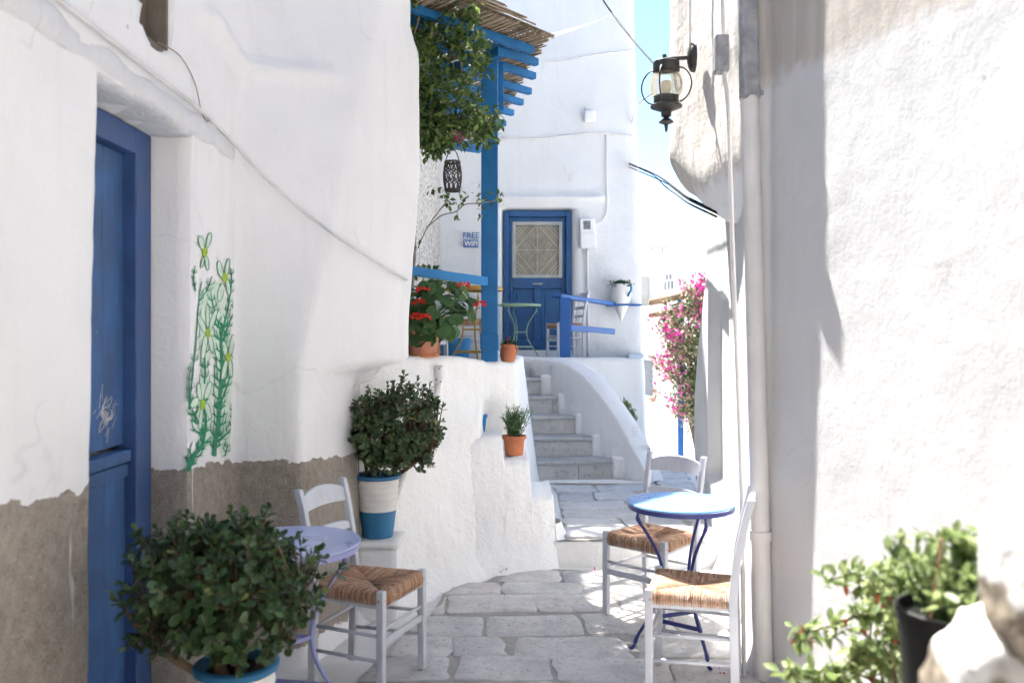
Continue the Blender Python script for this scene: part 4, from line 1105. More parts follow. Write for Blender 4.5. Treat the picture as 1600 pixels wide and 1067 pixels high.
# near jade plant on a low plinth by the door
pl = MB(); welded(soft_box((-1.10, 2.60, -0.02), (-0.70, 2.98, 0.15), 0.02, 0.05, 0.6), 'plinth', M['stucco'])
tag(bpy.data.objects['plinth'], 'low whitewashed plinth under the nearest potted jade plant', 'plinth')
jp = thing('jade_plant', 'large dark jade plant in a white and blue pot before the left door', 'plant', (-0.90, 2.79, 0.152))
ribbed_pot(jp, 0.125, 0.095, 0.385)
jade_plant(jp, 0.36, (-0.05, 0.0, 0.615), (0.36, 0.29, 0.265), 520, 0.042, M['jade'], 3, 290,
           [(-0.03, -0.03, (-0.05, -0.02, -0.02), 0.024), (0.02, -0.035, (0.05, 0.0, 0.0), 0.022), (0.055, -0.01, (0.14, 0.02, -0.04), 0.014), (-0.08, -0.02, (-0.2, -0.05, -0.12), 0.017), (0.0, 0.04, (0.0, 0.1, 0.02), 0.018), (0.05, 0.03, (0.24, 0.08, 0.0), 0.012)])

# far jade plant on a pedestal
pd = thing('pedestal', 'white square pedestal under the farther jade plant', 'pedestal', (-0.765, 4.93, 0))
welded(soft_box((-0.115, -0.13, -0.03), (0.115, 0.13, 0.405), 0.008, 0.04, 0.25), 'block', M['stucco'], pd)
welded(soft_box((-0.128, -0.145, 0.405), (0.13, 0.145, 0.445), 0.008, 0.04, 0.3), 'top_slab', M['stucco'], pd)
j2 = thing('jade_plant', 'bushy jade plant in a white pot with blue base against the terrace wall', 'plant', (-0.775, 4.93, 0.447), 0.4)
ribbed_pot(j2, 0.125, 0.085, 0.36)
jade_plant(j2, 0.33, (0.09, -0.07, 0.585), (0.31, 0.26, 0.31), 620, 0.038, M['jade_far'], 8, 60,
           [(-0.03, -0.03, (-0.08, 0.0, 0.0), 0.022), (0.03, -0.03, (0.08, -0.04, -0.02), 0.02), (0.06, 0.02, (0.2, -0.05, -0.05), 0.014), (-0.05, 0.03, (-0.12, 0.0, 0.08), 0.014)])

# ------------------------------------------------------------------ rush-seated chair
def make_chair():
    t = thing('taverna_chair', 'chair', 'chair')
    fw, bw, dp_ = 0.195, 0.168, 0.178; sh = 0.445
    for sx in (-1, 1):
        b = MB(); b.bar((sx * fw, -dp_, 0), (sx * fw * 0.985, -dp_, sh + 0.028), 0.034, 0.034, up=(0, 1, 0)); b.build('leg', M['chair_grey'], t, bevel=0.005)
        b = MB(); ys = [(0, 0.012), (0.45, 0.0), (0.62, 0.018), (0.80, 0.055), (0.885, 0.078)]
        for (za, ya), (zb, yb_) in zip(ys[:-1], ys[1:]): pass
        pts = [(sx * bw * (1 + 0.10 * z), dp_ + y_, z) for z, y_ in ys]; vs = []
        for (x, y_, z) in pts:
            hx, hy = 0.015, 0.019 if z < 0.6 else 0.017
            vs += [(x - hx, y_ - hy, z), (x + hx, y_ - hy, z), (x + hx, y_ + hy, z), (x - hx, y_ + hy, z)]
        fs = [(3, 2, 1, 0), tuple(4 * (len(pts) - 1) + k for k in range(4))] + [(4 * i + k, 4 * i + (k + 1) % 4, 4 * i + 4 + (k + 1) % 4, 4 * i + 4 + k) for i in range(len(pts) - 1) for k in range(4)]
        b.add(vs, fs); b.build('back_post', M['chair_grey'], t, bevel=0.005)
    b = MB(); z0 = sh - 0.03
    b.bar((-fw, -dp_, z0), (fw, -dp_, z0), 0.022, 0.04); b.bar((-bw, dp_, z0), (bw, dp_, z0), 0.022, 0.04)
    for sx in (-1, 1): b.bar((sx * fw, -dp_, z0), (sx * bw, dp_, z0), 0.022, 0.04)
    b.build('seat_frame', M['chair_grey'], t, bevel=0.004)
    # top rail, arched
    def rail(za, zb, arch, name, yo):
        n = 14; vs = []
        for i in range(n + 1):
            u = -1 + 2 * i / n; x = u * bw * 1.07; zt_ = zb + arch * (1 - u * u) - 0.012 * (abs(u) ** 6); cv = 0.018 * (1 - u * u)
            yb0, yb1 = dp_ + yo(za) + cv, dp_ + yo(zb) + cv
            vs += [(x, yb0 - 0.008, za + arch * 0.3 * (1 - u * u)), (x, yb1 - 0.008, zt_), (x, yb1 + 0.008, zt_), (x, yb0 + 0.008, za + arch * 0.3 * (1 - u * u))]
        fs = [(4 * i + k, 4 * i + (k + 1) % 4, 4 * i + 4 + (k + 1) % 4, 4 * i + 4 + k) for i in range(n) for k in range(4)] + [(0, 1, 2, 3), tuple(4 * n + k for k in (3, 2, 1, 0))]
        b = MB(); b.add(vs, fs); b.build(name, M['chair_grey'], t, bevel=0.003)
    yo = lambda z: 0.018 + (z - 0.62) * 0.22
    rail(0.775, 0.845, 0.03, 'top_rail', yo); rail(0.645, 0.685, 0.006, 'back_slat', yo); rail(0.545, 0.575, 0.0, 'back_slat', lambda z: 0.010)
    def st_(a, c, r=0.0085, flat=None):
        b = MB()
        if flat: b.bar(a, c, 0.014, flat)
        else: b.tube([a, c], r, 10)
        b.build('stretcher', M['chair_grey'], t, smooth=not flat, bevel=0.003 if flat else 0)
    st_((-fw, -dp_, 0.30), (fw, -dp_, 0.30)); st_((-fw, -dp_, 0.245), (fw, -dp_, 0.245), flat=0.032)
    for sx in (-1, 1):
        st_((sx * fw, -dp_, 0.275), (sx * bw, dp_, 0.275)); st_((sx * fw, -dp_, 0.165), (sx * bw, dp_, 0.165))
    st_((-bw, dp_, 0.27), (bw, dp_, 0.27))
    # rush seat: every strand runs from its rail to the diagonal
    s = MB(); rs = random.Random(2); sw = 0.0088
    def hwid(y): return lerp(fw, bw, (y + dp_) / (2 * dp_)) - 0.004
    def strand(path):
        s.tube(path, sw * rs.uniform(0.5, 0.62), 5, flat=0.8)
    N_ = 36
    for k in range(N_):
        u = -1 + 2 * (k + 0.5) / N_; dpt = 1 - abs(u); ins = 0.012 if abs(u) > 0.9 else 0
        for sy in (-1, 1):
            hw_ = hwid(sy * dp_); x = u * hw_
            e = dp_ + 0.012
            zc = sh + 0.016
            pth = [(x, sy * (e - 0.004), sh - 0.045), (x, sy * (e + 0.003), sh - 0.012), (x, sy * (e - 0.006), zc + rs.uniform(-.001, .001)), (x * (1 - 0.04), sy * (e - 0.035), zc + 0.004)]
            yend = sy * dp_ * (1 - dpt); 
            if dpt > 0.12: pth.append((x * lerp(1.0, 0.97, dpt), yend, zc - 0.012 * dpt))
            strand(pth)
        for sx in (-1, 1):
            y = u * dp_; e = hwid(y) + 0.014; zc = sh + 0.016
            pth = [(sx * (e - 0.004), y, sh - 0.045), (sx * (e + 0.003), y, sh - 0.012), (sx * (e - 0.006), y, zc + rs.uniform(-.001, .001)), (sx * (e - 0.035), y, zc + 0.004)]
            if dpt > 0.12: pth.append((sx * hwid(y) * (1 - dpt), y, zc - 0.012 * dpt))
            strand(pth)
    s.build('seat', M['rush'], t, smooth=True)
    return t
chair0 = make_chair()
def place_chair(first, x, y, z, deg, label, group):
    o = chair0 if first else copy_tree(chair0)
    o.location = (x, y, z); o.rotation_euler = (0, 0, R(deg)); o['label'] = label; o['group'] = group; return o
ga, gt = 'grey rush chairs in the alley', 'grey chairs on the terrace'
CH = [place_chair(True, -0.665, 3.95, 0.019, 69, 'grey rush-seated chair between the lilac table and the pedestal', ga),
      place_chair(False, 0.80, 4.86, 0.019, -43, 'grey rush-seated chair behind the blue table, facing the camera', ga),
      place_chair(False, 0.825, 3.88, 0.019, -106, 'nearest grey rush-seated chair beside the downpipe, seen side on', ga),
      place_chair(False, 0.70, 11.15, TF, -72, 'grey chair standing by the blue panelled door', gt),
      place_chair(False, -0.76, 6.95, TF, 80, 'grey chair against the left house behind the geranium', gt),
      place_chair(False, -0.44, 8.4, TF, 186, 'grey chair with its back to the alley at the ochre table', gt)]

# ------------------------------------------------------------------ round metal tables
def make_table(label, loc, rz, r, h, top, rim, leg, group=None, plate=True):
    t = thing('bistro_table', label, 'table', loc, rz, group)
    b = MB(); b.lathe([(0.001, h - 0.012), (r * 0.96, h - 0.012), (r - 0.002, h - 0.009), (r, h - 0.004), (r - 0.003, h), (r * 0.97, h + 0.0005), (0.001, h + 0.0012)], 56, cap=False)
    tp = b.build('tabletop', M[top], t, smooth=True, angle=35)
    b = MB(); b.lathe([(r - 0.006, h - 0.012), (r - 0.0025, h - 0.012), (r - 0.006, h - 0.034), (r - 0.010, h - 0.034)], 56, cap=False); b.build('rim', M[rim], tp, smooth=True, angle=35)
    k = h / 0.76
    prof = [(0.225, 0.735), (0.228, 0.70), (0.232, 0.672), (0.218, 0.645), (0.175, 0.585), (0.125, 0.50), (0.098, 0.41), (0.096, 0.35), (0.115, 0.27), (0.165, 0.175), (0.222, 0.09), (0.240, 0.055), (0.246, 0.035), (0.255, 0.018), (0.268, 0.008), (0.280, 0.012)]
    rad = [0.006, 0.006, 0.012, 0.008] + [0.0085] * 6 + [0.0085, 0.012, 0.006, 0.011, 0.007, 0.006]
    for q in range(3):
        a = 2 * math.pi * q / 3
        pts = [(x * r / 0.29 * math.cos(a), x * r / 0.29 * math.sin(a), z * k) for x, z in prof]
        # interpolate radii onto the smooth curve
        cp = catmull(pts, 3); rr = [rad[min(len(rad) - 1, int(i / 3))] for i in range(len(cp))]
        rr = [sum(rr[max(0, i - 1):i + 2]) / len(rr[max(0, i - 1):i + 2]) for i in range(len(rr))]
        MB().tube(cp, rr, 8).build('leg', M[leg], t, smooth=True)
    ends = lambda x, z: [Vector((x * r / 0.29 * math.cos(2 * math.pi * q / 3), x * r / 0.29 * math.sin(2 * math.pi * q / 3), z * k)) for q in range(3)]
    for x, z in ((0.097, 0.37), (0.17, 0.165)):
        e = ends(x, z)
        for q in range(3):
            b = MB(); b.bar(e[q], e[(q + 1) % 3], 0.005, 0.022 if z < 0.3 else 0.016); b.build('stretcher', M[leg], t, bevel=0.0015)
    return t
make_table('lilac round metal table beside the nearest jade plant', (-0.90, 3.42, 0.012), R(20), 0.29, 0.765, 'lilac', 'lilac_leg', 'lilac_leg')
make_table('sky blue round metal table with navy legs by the right house', (0.845, 4.27, 0.019), R(172), 0.268, 0.755, 'table_blue', 'navy', 'navy')
make_table('ochre round metal table on the terrace behind the blue post', (-0.35, 7.62, TF), R(200), 0.275, 0.735, 'ochre', 'ochre', 'ochre')
make_table('pale green round metal table before the blue panelled door', (0.10, 11.35, TF), R(-10), 0.29, 0.725, 'pale_green', 'pale_green', 'pale_green')

# ------------------------------------------------------------------ pergola
pg = thing('pergola', 'blue timber pergola roofed with reed matting over the terrace', 'pergola')
PX, PY = -0.163, 6.22
PZ = 3.60
b = MB(); b.span((PX - 0.06, PY - 0.06, 1.415), (PX + 0.06, PY + 0.06, PZ)); b.build('post', M['blue'], pg, bevel=0.006)
b = MB(); b.span((PX - 0.066, PY - 0.066, 1.50), (PX + 0.066, PY + 0.066, 1.615)); b.build('post_collar', M['blue'], pg, bevel=0.008)
ER = [(0.15, 6.28, 3.70), (0.19, 6.56, 3.70), (0.18, 6.91, 3.70), (0.155, 7.31, 3.69), (0.09, 7.65, 3.69), (0.006, 7.97, 3.68), (-0.07, 8.33, 3.67)]
e1 = Vector((0.70, 0.714, 0)).normalized(); e2 = Vector((-0.714, 0.70, 0)).normalized()
for i, (x, y, z) in enumerate(ER):
    p1 = Vector((x, y, z)); L = (x + 1.0) / e1.x; p0 = p1 - e1 * L
    b = MB(); b.bar(p0, p1, 0.05, 0.055); b.build('rafter', M['blue'], pg, bevel=0.005)
p1 = Vector((0.13, 6.17, 3.84)); p0 = p1 - e1 * 1.62
b = MB(); b.bar(p0 + Vector((0, 0, -0.02)), p0.lerp(p1, 0.66), 0.05, 0.075); b.build('front_beam', M['rail_blue'], pg, bevel=0.004)
b = MB(); b.bar(Vector((PX, PY - 0.02, PZ + 0.035)) - e2 * 0.12, Vector((PX, PY, PZ + 0.02)) + e2 * 1.1, 0.06, 0.07); b.build('side_beam', M['blue'], pg, bevel=0.005)
b = MB(); b.bar(at(700, 224, 8.55), at(750, 232, 8.75), 0.05, 0.10); b.build('rear_beam', M['blue'], pg, bevel=0.005)
b = MB(); b.span((PX + 0.062, PY + 0.2, 3.3), (PX + 0.10, PY + 0.24, 3.66)); b.build('hanging_board', M['blue'], pg, bevel=0.003)
rd = MB(); rs = random.Random(21)
front0 = Vector((0.21, 6.17, 0)) ; Lf = 1.85
for k in range(260):
    s_ = k / 260 * (Lf + 1.3) - 1.3; f0 = front0 - e1 * s_ + e2 * (1.352 * -min(0, s_))
    a = f0 - e2 * rs.uniform(0.0, 0.12); z = 3.742 + rs.uniform(0, 0.02)
    lim = max(0.25, min(2.6, (f0.x + 1.0) / 0.714))
    b_ = f0 + e2 * lim * rs.uniform(0.93, 1.03) + e1 * rs.uniform(-.03, .03)
    m = a.lerp(b_, 0.5)
    rd.tube([(a.x, a.y, z), (m.x, m.y, z + rs.uniform(-.006, .012) - 0.012), (b_.x, b_.y, z - 0.03 + rs.uniform(-.01, .01))], rs.uniform(0.0045, 0.0075), 5)
for lay in range(4):              # loose layers laid along the front edge
    for k in range(26):
        off = rs.uniform(0.0, 0.42 - 0.07 * lay); sh_ = rs.uniform(-0.06, 0.10)
        a = front0 + e1 * (0.06 - lay * 0.16 + sh_) + e2 * (off - 0.06); c = a - e1 * rs.uniform(1.0, 1.5)
        z = 3.785 + lay * 0.024 + rs.uniform(0, 0.012)
        rd.tube([(a.x, a.y, z - 0.01), tuple(Vector((a.x, a.y, z)).lerp(Vector((c.x, c.y, z)), 0.5) + Vector((0, 0, rs.uniform(0, 0.012)))), (c.x, c.y, z)], rs.uniform(0.004, 0.007), 5)
rd.build('reed_mat', M['reed'], pg, smooth=True, kind='stuff')

# railings
rl = thing('terrace_railing', 'single bright blue handrail from the left house to the blue post', 'railing')
b = MB(); b.bar(at(640, 423, 5.62), (PX - 0.02, PY - 0.085, 1.992), 0.03, 0.062); b.build('rail', M['rail_blue'], rl, bevel=0.004)
r2 = thing('stair_railing', 'blue post with two rails at the right side of the stair head', 'railing')
PR = Vector((0.645, 10.35, 1.29))
b = MB(); b.span((PR.x - 0.065, PR.y - 0.065, 1.29), (PR.x + 0.065, PR.y + 0.065, 2.06)); b.build('post', M['rail2_blue'], r2, bevel=0.006)
b = MB(); b.bar((PR.x - 0.10, PR.y - 0.03, 2.085), (1.42, 11.98, 2.05), 0.12, 0.045); b.build('top_rail', M['rail2_blue'], r2, bevel=0.005)
b = MB(); b.bar((PR.x + 0.06, PR.y + 0.02, 1.70), (1.36, 11.4, 1.66), 0.04, 0.075); b.build('lower_rail', M['rail2_blue'], r2, bevel=0.004)
sf = MB(); sf.span((1.33, 11.84, 2.02), (1.80, BD - 0.01, 2.045)); tag(sf.build('wall_shelf', M['rail2_blue'], bevel=0.004), 'thin blue shelf on the back house under the white amphora', 'shelf')

# ------------------------------------------------------------------ vine
vn = thing('climbing_vine', 'dense green climber with a few blossoms hanging from the pergola', 'vine')
rs = random.Random(31); L = []; br = MB()
def cluster(px, py, d, spread, n, size):
    c = at(px, py, d)
    for _ in range(n):
        p = c + rdir(rs) * spread * rs.uniform(0.2, 1.0)
        L.append(leaf_matrix(p, (rdir(rs) + Vector((0, -0.25, -0.25))).normalized(), size * rs.uniform(0.7, 1.3), rs.uniform(-1, 1)))
spots = []
for _ in range(330):
    px = rs.uniform(640, 772); py = rs.uniform(-25, 240)
    lim = 742 if py < 60 else (758 if py < 120 else (745 if py < 170 else 772))
    if px > lim: continue
    if 30 < py < 80 and px < 668 and rs.random() < 0.2: continue
    if 690 < px < 745 and 60 < py < 190 and rs.random() < 0.62: continue    # the gap where the reeds show
    if px > 705 and py > 222: continue
    d = rs.uniform(5.45, 6.1); spots.append((px, py, d)); cluster(px, py, d, 0.085, 20, 0.048)
for px, py, n in ((664, 20, 40), (660, 80, 50), (668, 140, 50), (672, 190, 60), (690, 215, 60), (745, 190, 50), (760, 205, 40), (730, 40, 50), (715, 80, 40), (740, 105, 40), (665, 225, 50), (685, 228, 40), (718, 198, 30)): cluster(px, py, rs.uniform(5.6, 6.0), 0.11, n, 0.055)
for k in range(26):
    a = rs.choice(spots); c = rs.choice(spots)
    if abs(a[0] - c[0]) + abs(a[1] - c[1]) > 130: continue
    p, q = at(*a), at(*c); m = p.lerp(q, 0.5) + Vector((0, 0, -0.05)); br.tube(catmull([p, m, q], 4), 0.006, 5)
stem = catmull([Vector((-0.80, 5.75, TF)), at(630, 460, 5.6), at(634, 400, 5.62), at(640, 330, 5.65), at(648, 240, 5.7), at(665, 120, 5.75), at(680, 20, 5.8)], 6); br.tube(stem, [0.014] * len(stem), 6)
for seq in ([(653, 388, 5.65), (668, 355, 5.68), (690, 325, 5.7), (700, 312, 5.7)], [(668, 355, 5.68), (690, 337, 5.7), (712, 331, 5.75), (726, 320, 5.8), (745, 318, 5.85), (762, 316, 5.9), (778, 312, 5.95)]):
    br.tube(catmull([at(*q) for q in seq], 5), 0.0045, 5)
for px, py, d, n in ((672, 300, 5.68, 7), (690, 298, 5.7, 10), (695, 312, 5.7, 12), (704, 316, 5.72, 10), (714, 312, 5.75, 9), (722, 313, 5.78, 8), (714, 337, 5.75, 4), (747, 305, 5.87, 8), (752, 318, 5.88, 8), (752, 333, 5.88, 4), (768, 310, 5.92, 6), (779, 307, 5.95, 6), (784, 313, 5.95, 4), (648, 360, 5.6, 5), (652, 375, 5.6, 4)): cluster(px, py, d, 0.05, n, 0.042)
br.build('stems', M['twig'], vn, smooth=True); leaves('foliage', 'oval', L, M['vine'], vn)
fl_ = []
for px, py, d in ((716, 209, 5.6), (719, 213, 5.6), (714, 214, 5.6), (717, 217, 5.62)):
    for _ in range(7): fl_.append(leaf_matrix(at(px, py, d) + rdir(rs) * 0.012, rdir(rs), 0.03, rs.uniform(-2, 2)))
leaves('pink_blossom', 'petal', fl_, M['magenta'], vn, False)
fl_ = []
for px, py, d in ((681, 40, 5.45), (712, 12, 5.45), (736, 187, 5.5), (762, 184, 5.8), (740, 44, 5.5), (749, 83, 5.5), (765, 62, 5.6)):
    for _ in range(5): fl_.append(leaf_matrix(at(px, py, d) + rdir(rs) * 0.008, rdir(rs), 0.02, rs.uniform(-2, 2)))
leaves('white_blossom', 'petal', fl_, M['white_petal'], vn, False)

# wicker lantern
lt = thing('wicker_lantern', 'grey wicker lantern hanging below the climber', 'lantern')
c = at(707, 298, 6.0); r0, hh = 0.058, 0.20
wk = MB()
def wr(t): return r0 * (0.88 + 0.22 * math.sin(math.pi * t) )
for s_ in (1, -1):
    for k in range(11):
        pts = [(c.x + wr(t) * math.cos(2 * math.pi * (k / 11 + s_ * 0.28 * t) + 0.2 * s_ * math.sin(t * 18)), c.y + wr(t) * math.sin(2 * math.pi * (k / 11 + s_ * 0.28 * t) + 0.2 * s_ * math.sin(t * 18)), c.z + hh * t) for t in [i / 14 for i in range(15)]]
        wk.tube(pts, 0.0042, 5)
wk.build('weave', M['wicker'], lt, smooth=True)
for zz, rr in ((0.0, wr(0)), (hh, wr(1))):
    b = MB(); b.tube([(c.x + rr * math.cos(a), c.y + rr * math.sin(a), c.z + zz) for a in [2 * math.pi * k / 20 for k in range(21)]], 0.008, 6); b.build('hoop', M['wicker'], lt, smooth=True)
b = MB(); b.lathe([(0.001, c.z + 0.004), (wr(0) * 0.95, c.z + 0.004), (wr(0) * 0.95, c.z + 0.012), (0.001, c.z + 0.012)], 18, (c.x, c.y, 0), cap=False); b.build('base', M['wicker'], lt)
b = MB()
for s_ in (-1, 1): b.tube(catmull([(c.x + s_ * wr(1), c.y, c.z + hh), (c.x + s_ * 0.03, c.y, c.z + hh + 0.06), (c.x - 0.005, c.y, c.z + hh + 0.13), (c.x - 0.005, c.y, c.z + hh + 0.2)], 4), 0.004, 5)
b.build('handle', M['wicker'], lt, smooth=True)

# ------------------------------------------------------------------ pots on the terrace wall
gp = thing('geranium', 'red geranium in a round terracotta pot at the left end of the terrace wall', 'plant', (-0.585, 5.66, 1.462))
def clay_pot(root, prof, mat, n=32, name='pot'):
    b = MB(); b.lathe(prof, n, cap=False); return b.build(name, M[mat], root, smooth=True, angle=45)
clay_pot(gp, [(0.001, 0.012), (0.078, 0.012), (0.084, 0.02), (0.098, 0.10), (0.108, 0.165), (0.116, 0.167), (0.119, 0.19), (0.114, 0.197), (0.102, 0.192), (0.10, 0.17)], 'terracotta_pale')
clay_pot(gp, [(0.001, 0.0), (0.095, 0.0), (0.106, 0.022), (0.100, 0.022), (0.092, 0.008), (0.001, 0.008)], 'terracotta', name='saucer')
clay_pot(gp, [(0.001, 0.172), (0.101, 0.170)], 'soil', name='soil')
rs = random.Random(41); L = []; stm = MB()
for k in range(150):
    d = rdir(rs); p = Vector((0.10 + 0.20 * d.x, -0.02 + 0.15 * d.y, 0.32 + 0.19 * d.z)) if k % 4 else Vector((-0.02 + 0.11 * d.x, -0.03 + 0.1 * d.y, 0.22 + 0.10 * d.z))
    if p.z < 0.12 and p.x < 0.08: p.z += 0.1
    n_ = (d * 0.7 + Vector((0.1, -0.5, 0.55)) + rdir(rs) * 0.5).normalized()
    dirn = n_.cross(rdir(rs)).normalized(); dirn = (dirn + Vector((0, 0, -0.25))).normalized()
    L.append(leaf_matrix(p, dirn, rs.uniform(0.065, 0.105), 0, up=n_))
    if k % 3 == 0: stm.tube(catmull([Vector((rs.uniform(-.04, .04), rs.uniform(-.04, .04), 0.17)), p * 0.5 + Vector((0, 0, 0.14)), p], 3), 0.004, 5)
leaf_objects('leaf', 'round', L, M['geranium'], gp)
heads = [(725, 447, 5.5), (750, 478, 5.6), (661, 455, 5.5), (655, 475, 5.5), (663, 498, 5.45), (652, 497, 5.48), (643, 497, 5.5)]
for px, py, d in heads:
    c = at(px, py, d) - Vector(gp.location); PT = []
    for _ in range(34):
        q = rdir(rs); q.z = abs(q.z) * 0.6; PT.append(leaf_matrix(c + q * 0.03, (q + rdir(rs) * 0.6), 0.026, rs.uniform(-1, 1), up=q.orthogonal()))
    leaves('flower_head', 'petal', PT, M['red'], gp, False)
    stm.tube(catmull([Vector((0.03, 0, 0.2)), c * 0.6 + Vector((0, 0, 0.05)), c - Vector((0, 0, 0.01))], 4), 0.0035, 5)
stm.build('stems', M['rosemary'], gp, smooth=True)

wp = thing('white_flower_plant', 'leafy plant with white blossoms behind the geranium', 'plant', (-0.66, 6.35, TF))
clay_pot(wp, [(0.001, 0), (0.10, 0), (0.13, 0.26), (0.135, 0.28), (0.115, 0.27), (0.001, 0.25)], 'terracotta')
L = []; P2 = []
for k in range(420):
    d = rdir(rs); L.append(leaf_matrix(Vector((0.03 + 0.2 * d.x, 0.15 * d.y, 0.56 + 0.24 * d.z)), (d + rdir(rs) * 0.6), rs.uniform(0.035, 0.06), rs.uniform(-1, 1)))
for px, py in ((690, 450), (687, 456), (694, 447), (697, 466), (683, 437), (668, 435)):
    for _ in range(9): P2.append(leaf_matrix(at(px, py, 6.12) - Vector(wp.location) + rdir(rs) * 0.02, rdir(rs), 0.03, rs.uniform(-1, 1)))
leaves('foliage', 'oval', L, M['vine'], wp); leaves('white_blossom', 'petal', P2, M['white_petal'], wp, False)
b = MB().tube([(0, 0, 0.2), (0.02, 0, 0.5)], 0.012, 6).build('stem', M['twig'], wp)

tj = thing('clay_jug', 'small terracotta jug of dark succulents at the right end of the terrace wall', 'pot', (-0.03, 6.43, 1.405), 0.5)
clay_pot(tj, [(0.001, 0.0), (0.046, 0.0), (0.055, 0.02), (0.062, 0.055), (0.060, 0.09), (0.052, 0.112), (0.056, 0.128), (0.060, 0.134), (0.052, 0.134), (0.048, 0.115), (0.001, 0.115)], 'terracotta')
b = MB().tube(catmull([(0.056, 0, 0.118), (0.078, 0, 0.11), (0.08, 0, 0.08), (0.061, 0, 0.065)], 4), 0.007, 6).build('handle', M['terracotta'], tj, smooth=True)
L = [leaf_matrix(Vector((rs.gauss(0, .025), rs.gauss(0, .025), 0.118)), (rdir(rs) * 0.8 + Vector((0, 0, 0.9))), rs.uniform(0.025, 0.05), rs.uniform(-1, 1)) for _ in range(50)]
leaves('foliage', 'jade', L, M['jade'], tj)
L = [leaf_matrix(Vector((-0.012, -0.02, 0.17)) + rdir(rs) * 0.008, rdir(rs), 0.018, 0) for _ in range(14)]; leaves('red_bud', 'petal', L, M['fuchsia'], tj, False)
b = MB(); b.tube([(-0.012, -0.02, 0.11), (-0.012, -0.02, 0.17)], 0.003, 5); b.tube([(0.012, -0.01, 0.11), (0.015, -0.01, 0.20)], 0.0025, 5); b.build('stem', M['twig'], tj)

# rosemary on the buttress
ry = thing('rosemary', 'rosemary bush in a flared terracotta pot on the stepped buttress', 'plant', (0.015, 6.13, 0.748))
clay_pot(ry, [(0.001, 0.0), (0.062, 0.0), (0.068, 0.03), (0.072, 0.09), (0.078, 0.115), (0.088, 0.118), (0.089, 0.14), (0.078, 0.14), (0.074, 0.12), (0.001, 0.118)], 'terracotta')
L = []; stm = MB()
for k in range(60):
    a = rs.uniform(0, 6.28); lean = rs.uniform(0.0, 0.55); q = Vector((math.cos(a) * lean, math.sin(a) * lean, 1)).normalized(); ln = rs.uniform(0.13, 0.235)
    p0 = Vector((rs.gauss(0, .02), rs.gauss(0, .02), 0.115)); stm.tube([p0, p0 + q * ln], 0.0022, 4)
    for j in range(26):
        t = rs.uniform(0.15, 1.02); L.append(leaf_matrix(p0 + q * ln * t, (q * 0.9 + rdir(rs) * 0.8), rs.uniform(0.028, 0.045), rs.uniform(-2, 2)))
stm.build('stems', M['rosemary'], ry); leaves('foliage', 'needle', L, M['rosemary'], ry)

bp = thing('blue_pot', 'small sky blue pot half hidden in the buttress notch', 'pot', (-0.225, 6.16, 0.91))
clay_pot(bp, [(0.001, 0.0), (0.030, 0.0), (0.042, 0.10), (0.048, 0.102), (0.049, 0.125), (0.043, 0.125), (0.001, 0.10)], 'rail_blue')
bb = thing('blue_planter', 'blue planter on the terrace floor behind the geranium', 'pot', (-0.58, 8.3, TF))
clay_pot(bb, [(0.001, 0.0), (0.14, 0.0), (0.19, 0.26), (0.20, 0.28), (0.185, 0.28), (0.001, 0.24)], 'rail_blue')

# amphora planter on the shelf
am = thing('amphora_planter', 'white amphora with blue handle and green plant on the wall shelf', 'planter', (1.53, 11.96, 1.80))
clay_pot(am, [(0.004, 0.0), (0.03, 0.06), (0.10, 0.22), (0.124, 0.27), (0.137, 0.34), (0.132, 0.43), (0.118, 0.50), (0.124, 0.525), (0.112, 0.525), (0.106, 0.49), (0.001, 0.48)], 'pot_white', name='body')
b = MB().tube(catmull([(0.075, -0.095, 0.50), (0.115, -0.125, 0.49), (0.12, -0.135, 0.44), (0.09, -0.13, 0.38), (0.085, -0.115, 0.35)], 4), 0.016, 6).build('handle', M['pot_blue'], am, smooth=True)
L = [leaf_matrix(Vector((rs.gauss(0, .075), rs.gauss(0, .06), 0.50 + rs.uniform(0, 0.05))), (rdir(rs) * 1.0 + Vector((0, 0, 0.5))), rs.uniform(0.03, 0.06), rs.uniform(-1, 1)) for _ in range(240)]
leaves('foliage', 'oval', L, M['jade'], am)

# white pipe slanting down the terrace wall with its lamp holder
def ter_surface(x, z):
    c = ter_ctrl(z)
    for (xa, ya), (xb, yb_) in zip(c[:-1], c[1:]):
        if xa <= x <= xb: return lerp(ya, yb_, (x - xa) / (xb - xa))
    return c[0][1]
pp = [(-0.485, 1.33), (-0.50, 1.2), (-0.58, 1.0), (-0.68, 0.72), (-0.74, 0.5)]
cable('slanting_pipe', [(x, ter_surface(x, z) - 0.022, z) for x, z in pp], 0.019, 'cable_white', 'white pipe slanting down the terrace wall beside the jade plant', 'pipe', 8)
ws = thing('wall_spotlight', 'small white lamp fitting with dark screws on the terrace wall', 'lamp')
yy = ter_surface(-0.485, 1.36)
b = MB().tube([(-0.485, yy - 0.05, 1.40), (-0.485, yy - 0.03, 1.32)], [0.028, 0.032], 14).build('body', M['plastic_white'], ws, smooth=True, angle=50)
b = MB().tube([(-0.485, yy - 0.045, 1.31), (-0.488, yy - 0.055, 1.285)], [0.024, 0.020], 14).build('socket', M['plastic_white'], ws, smooth=True, angle=50)
for x, z in ((-0.478, 1.385), (-0.498, 1.315), (-0.470, 1.30)):
    b = MB(); b.lathe([(0.001, -0.004), (0.005, -0.004), (0.005, 0.004), (0.001, 0.004)], 8, cap=False); o = b.build('screw', M['iron'], ws); o.location = (x, yy - 0.077, z); o.rotation_euler = (R(90), 0, 0)
cable('corner_wire', [at(553, 603, 4.78), at(580, 592, 4.85), at(596, 572, 5.0), at(610, 540, 5.3), at(628, 500, 5.7), at(641, 455, 6.3)], 0.005, 'cable_white', 'loose white wire down the corner of the left house to the terrace')
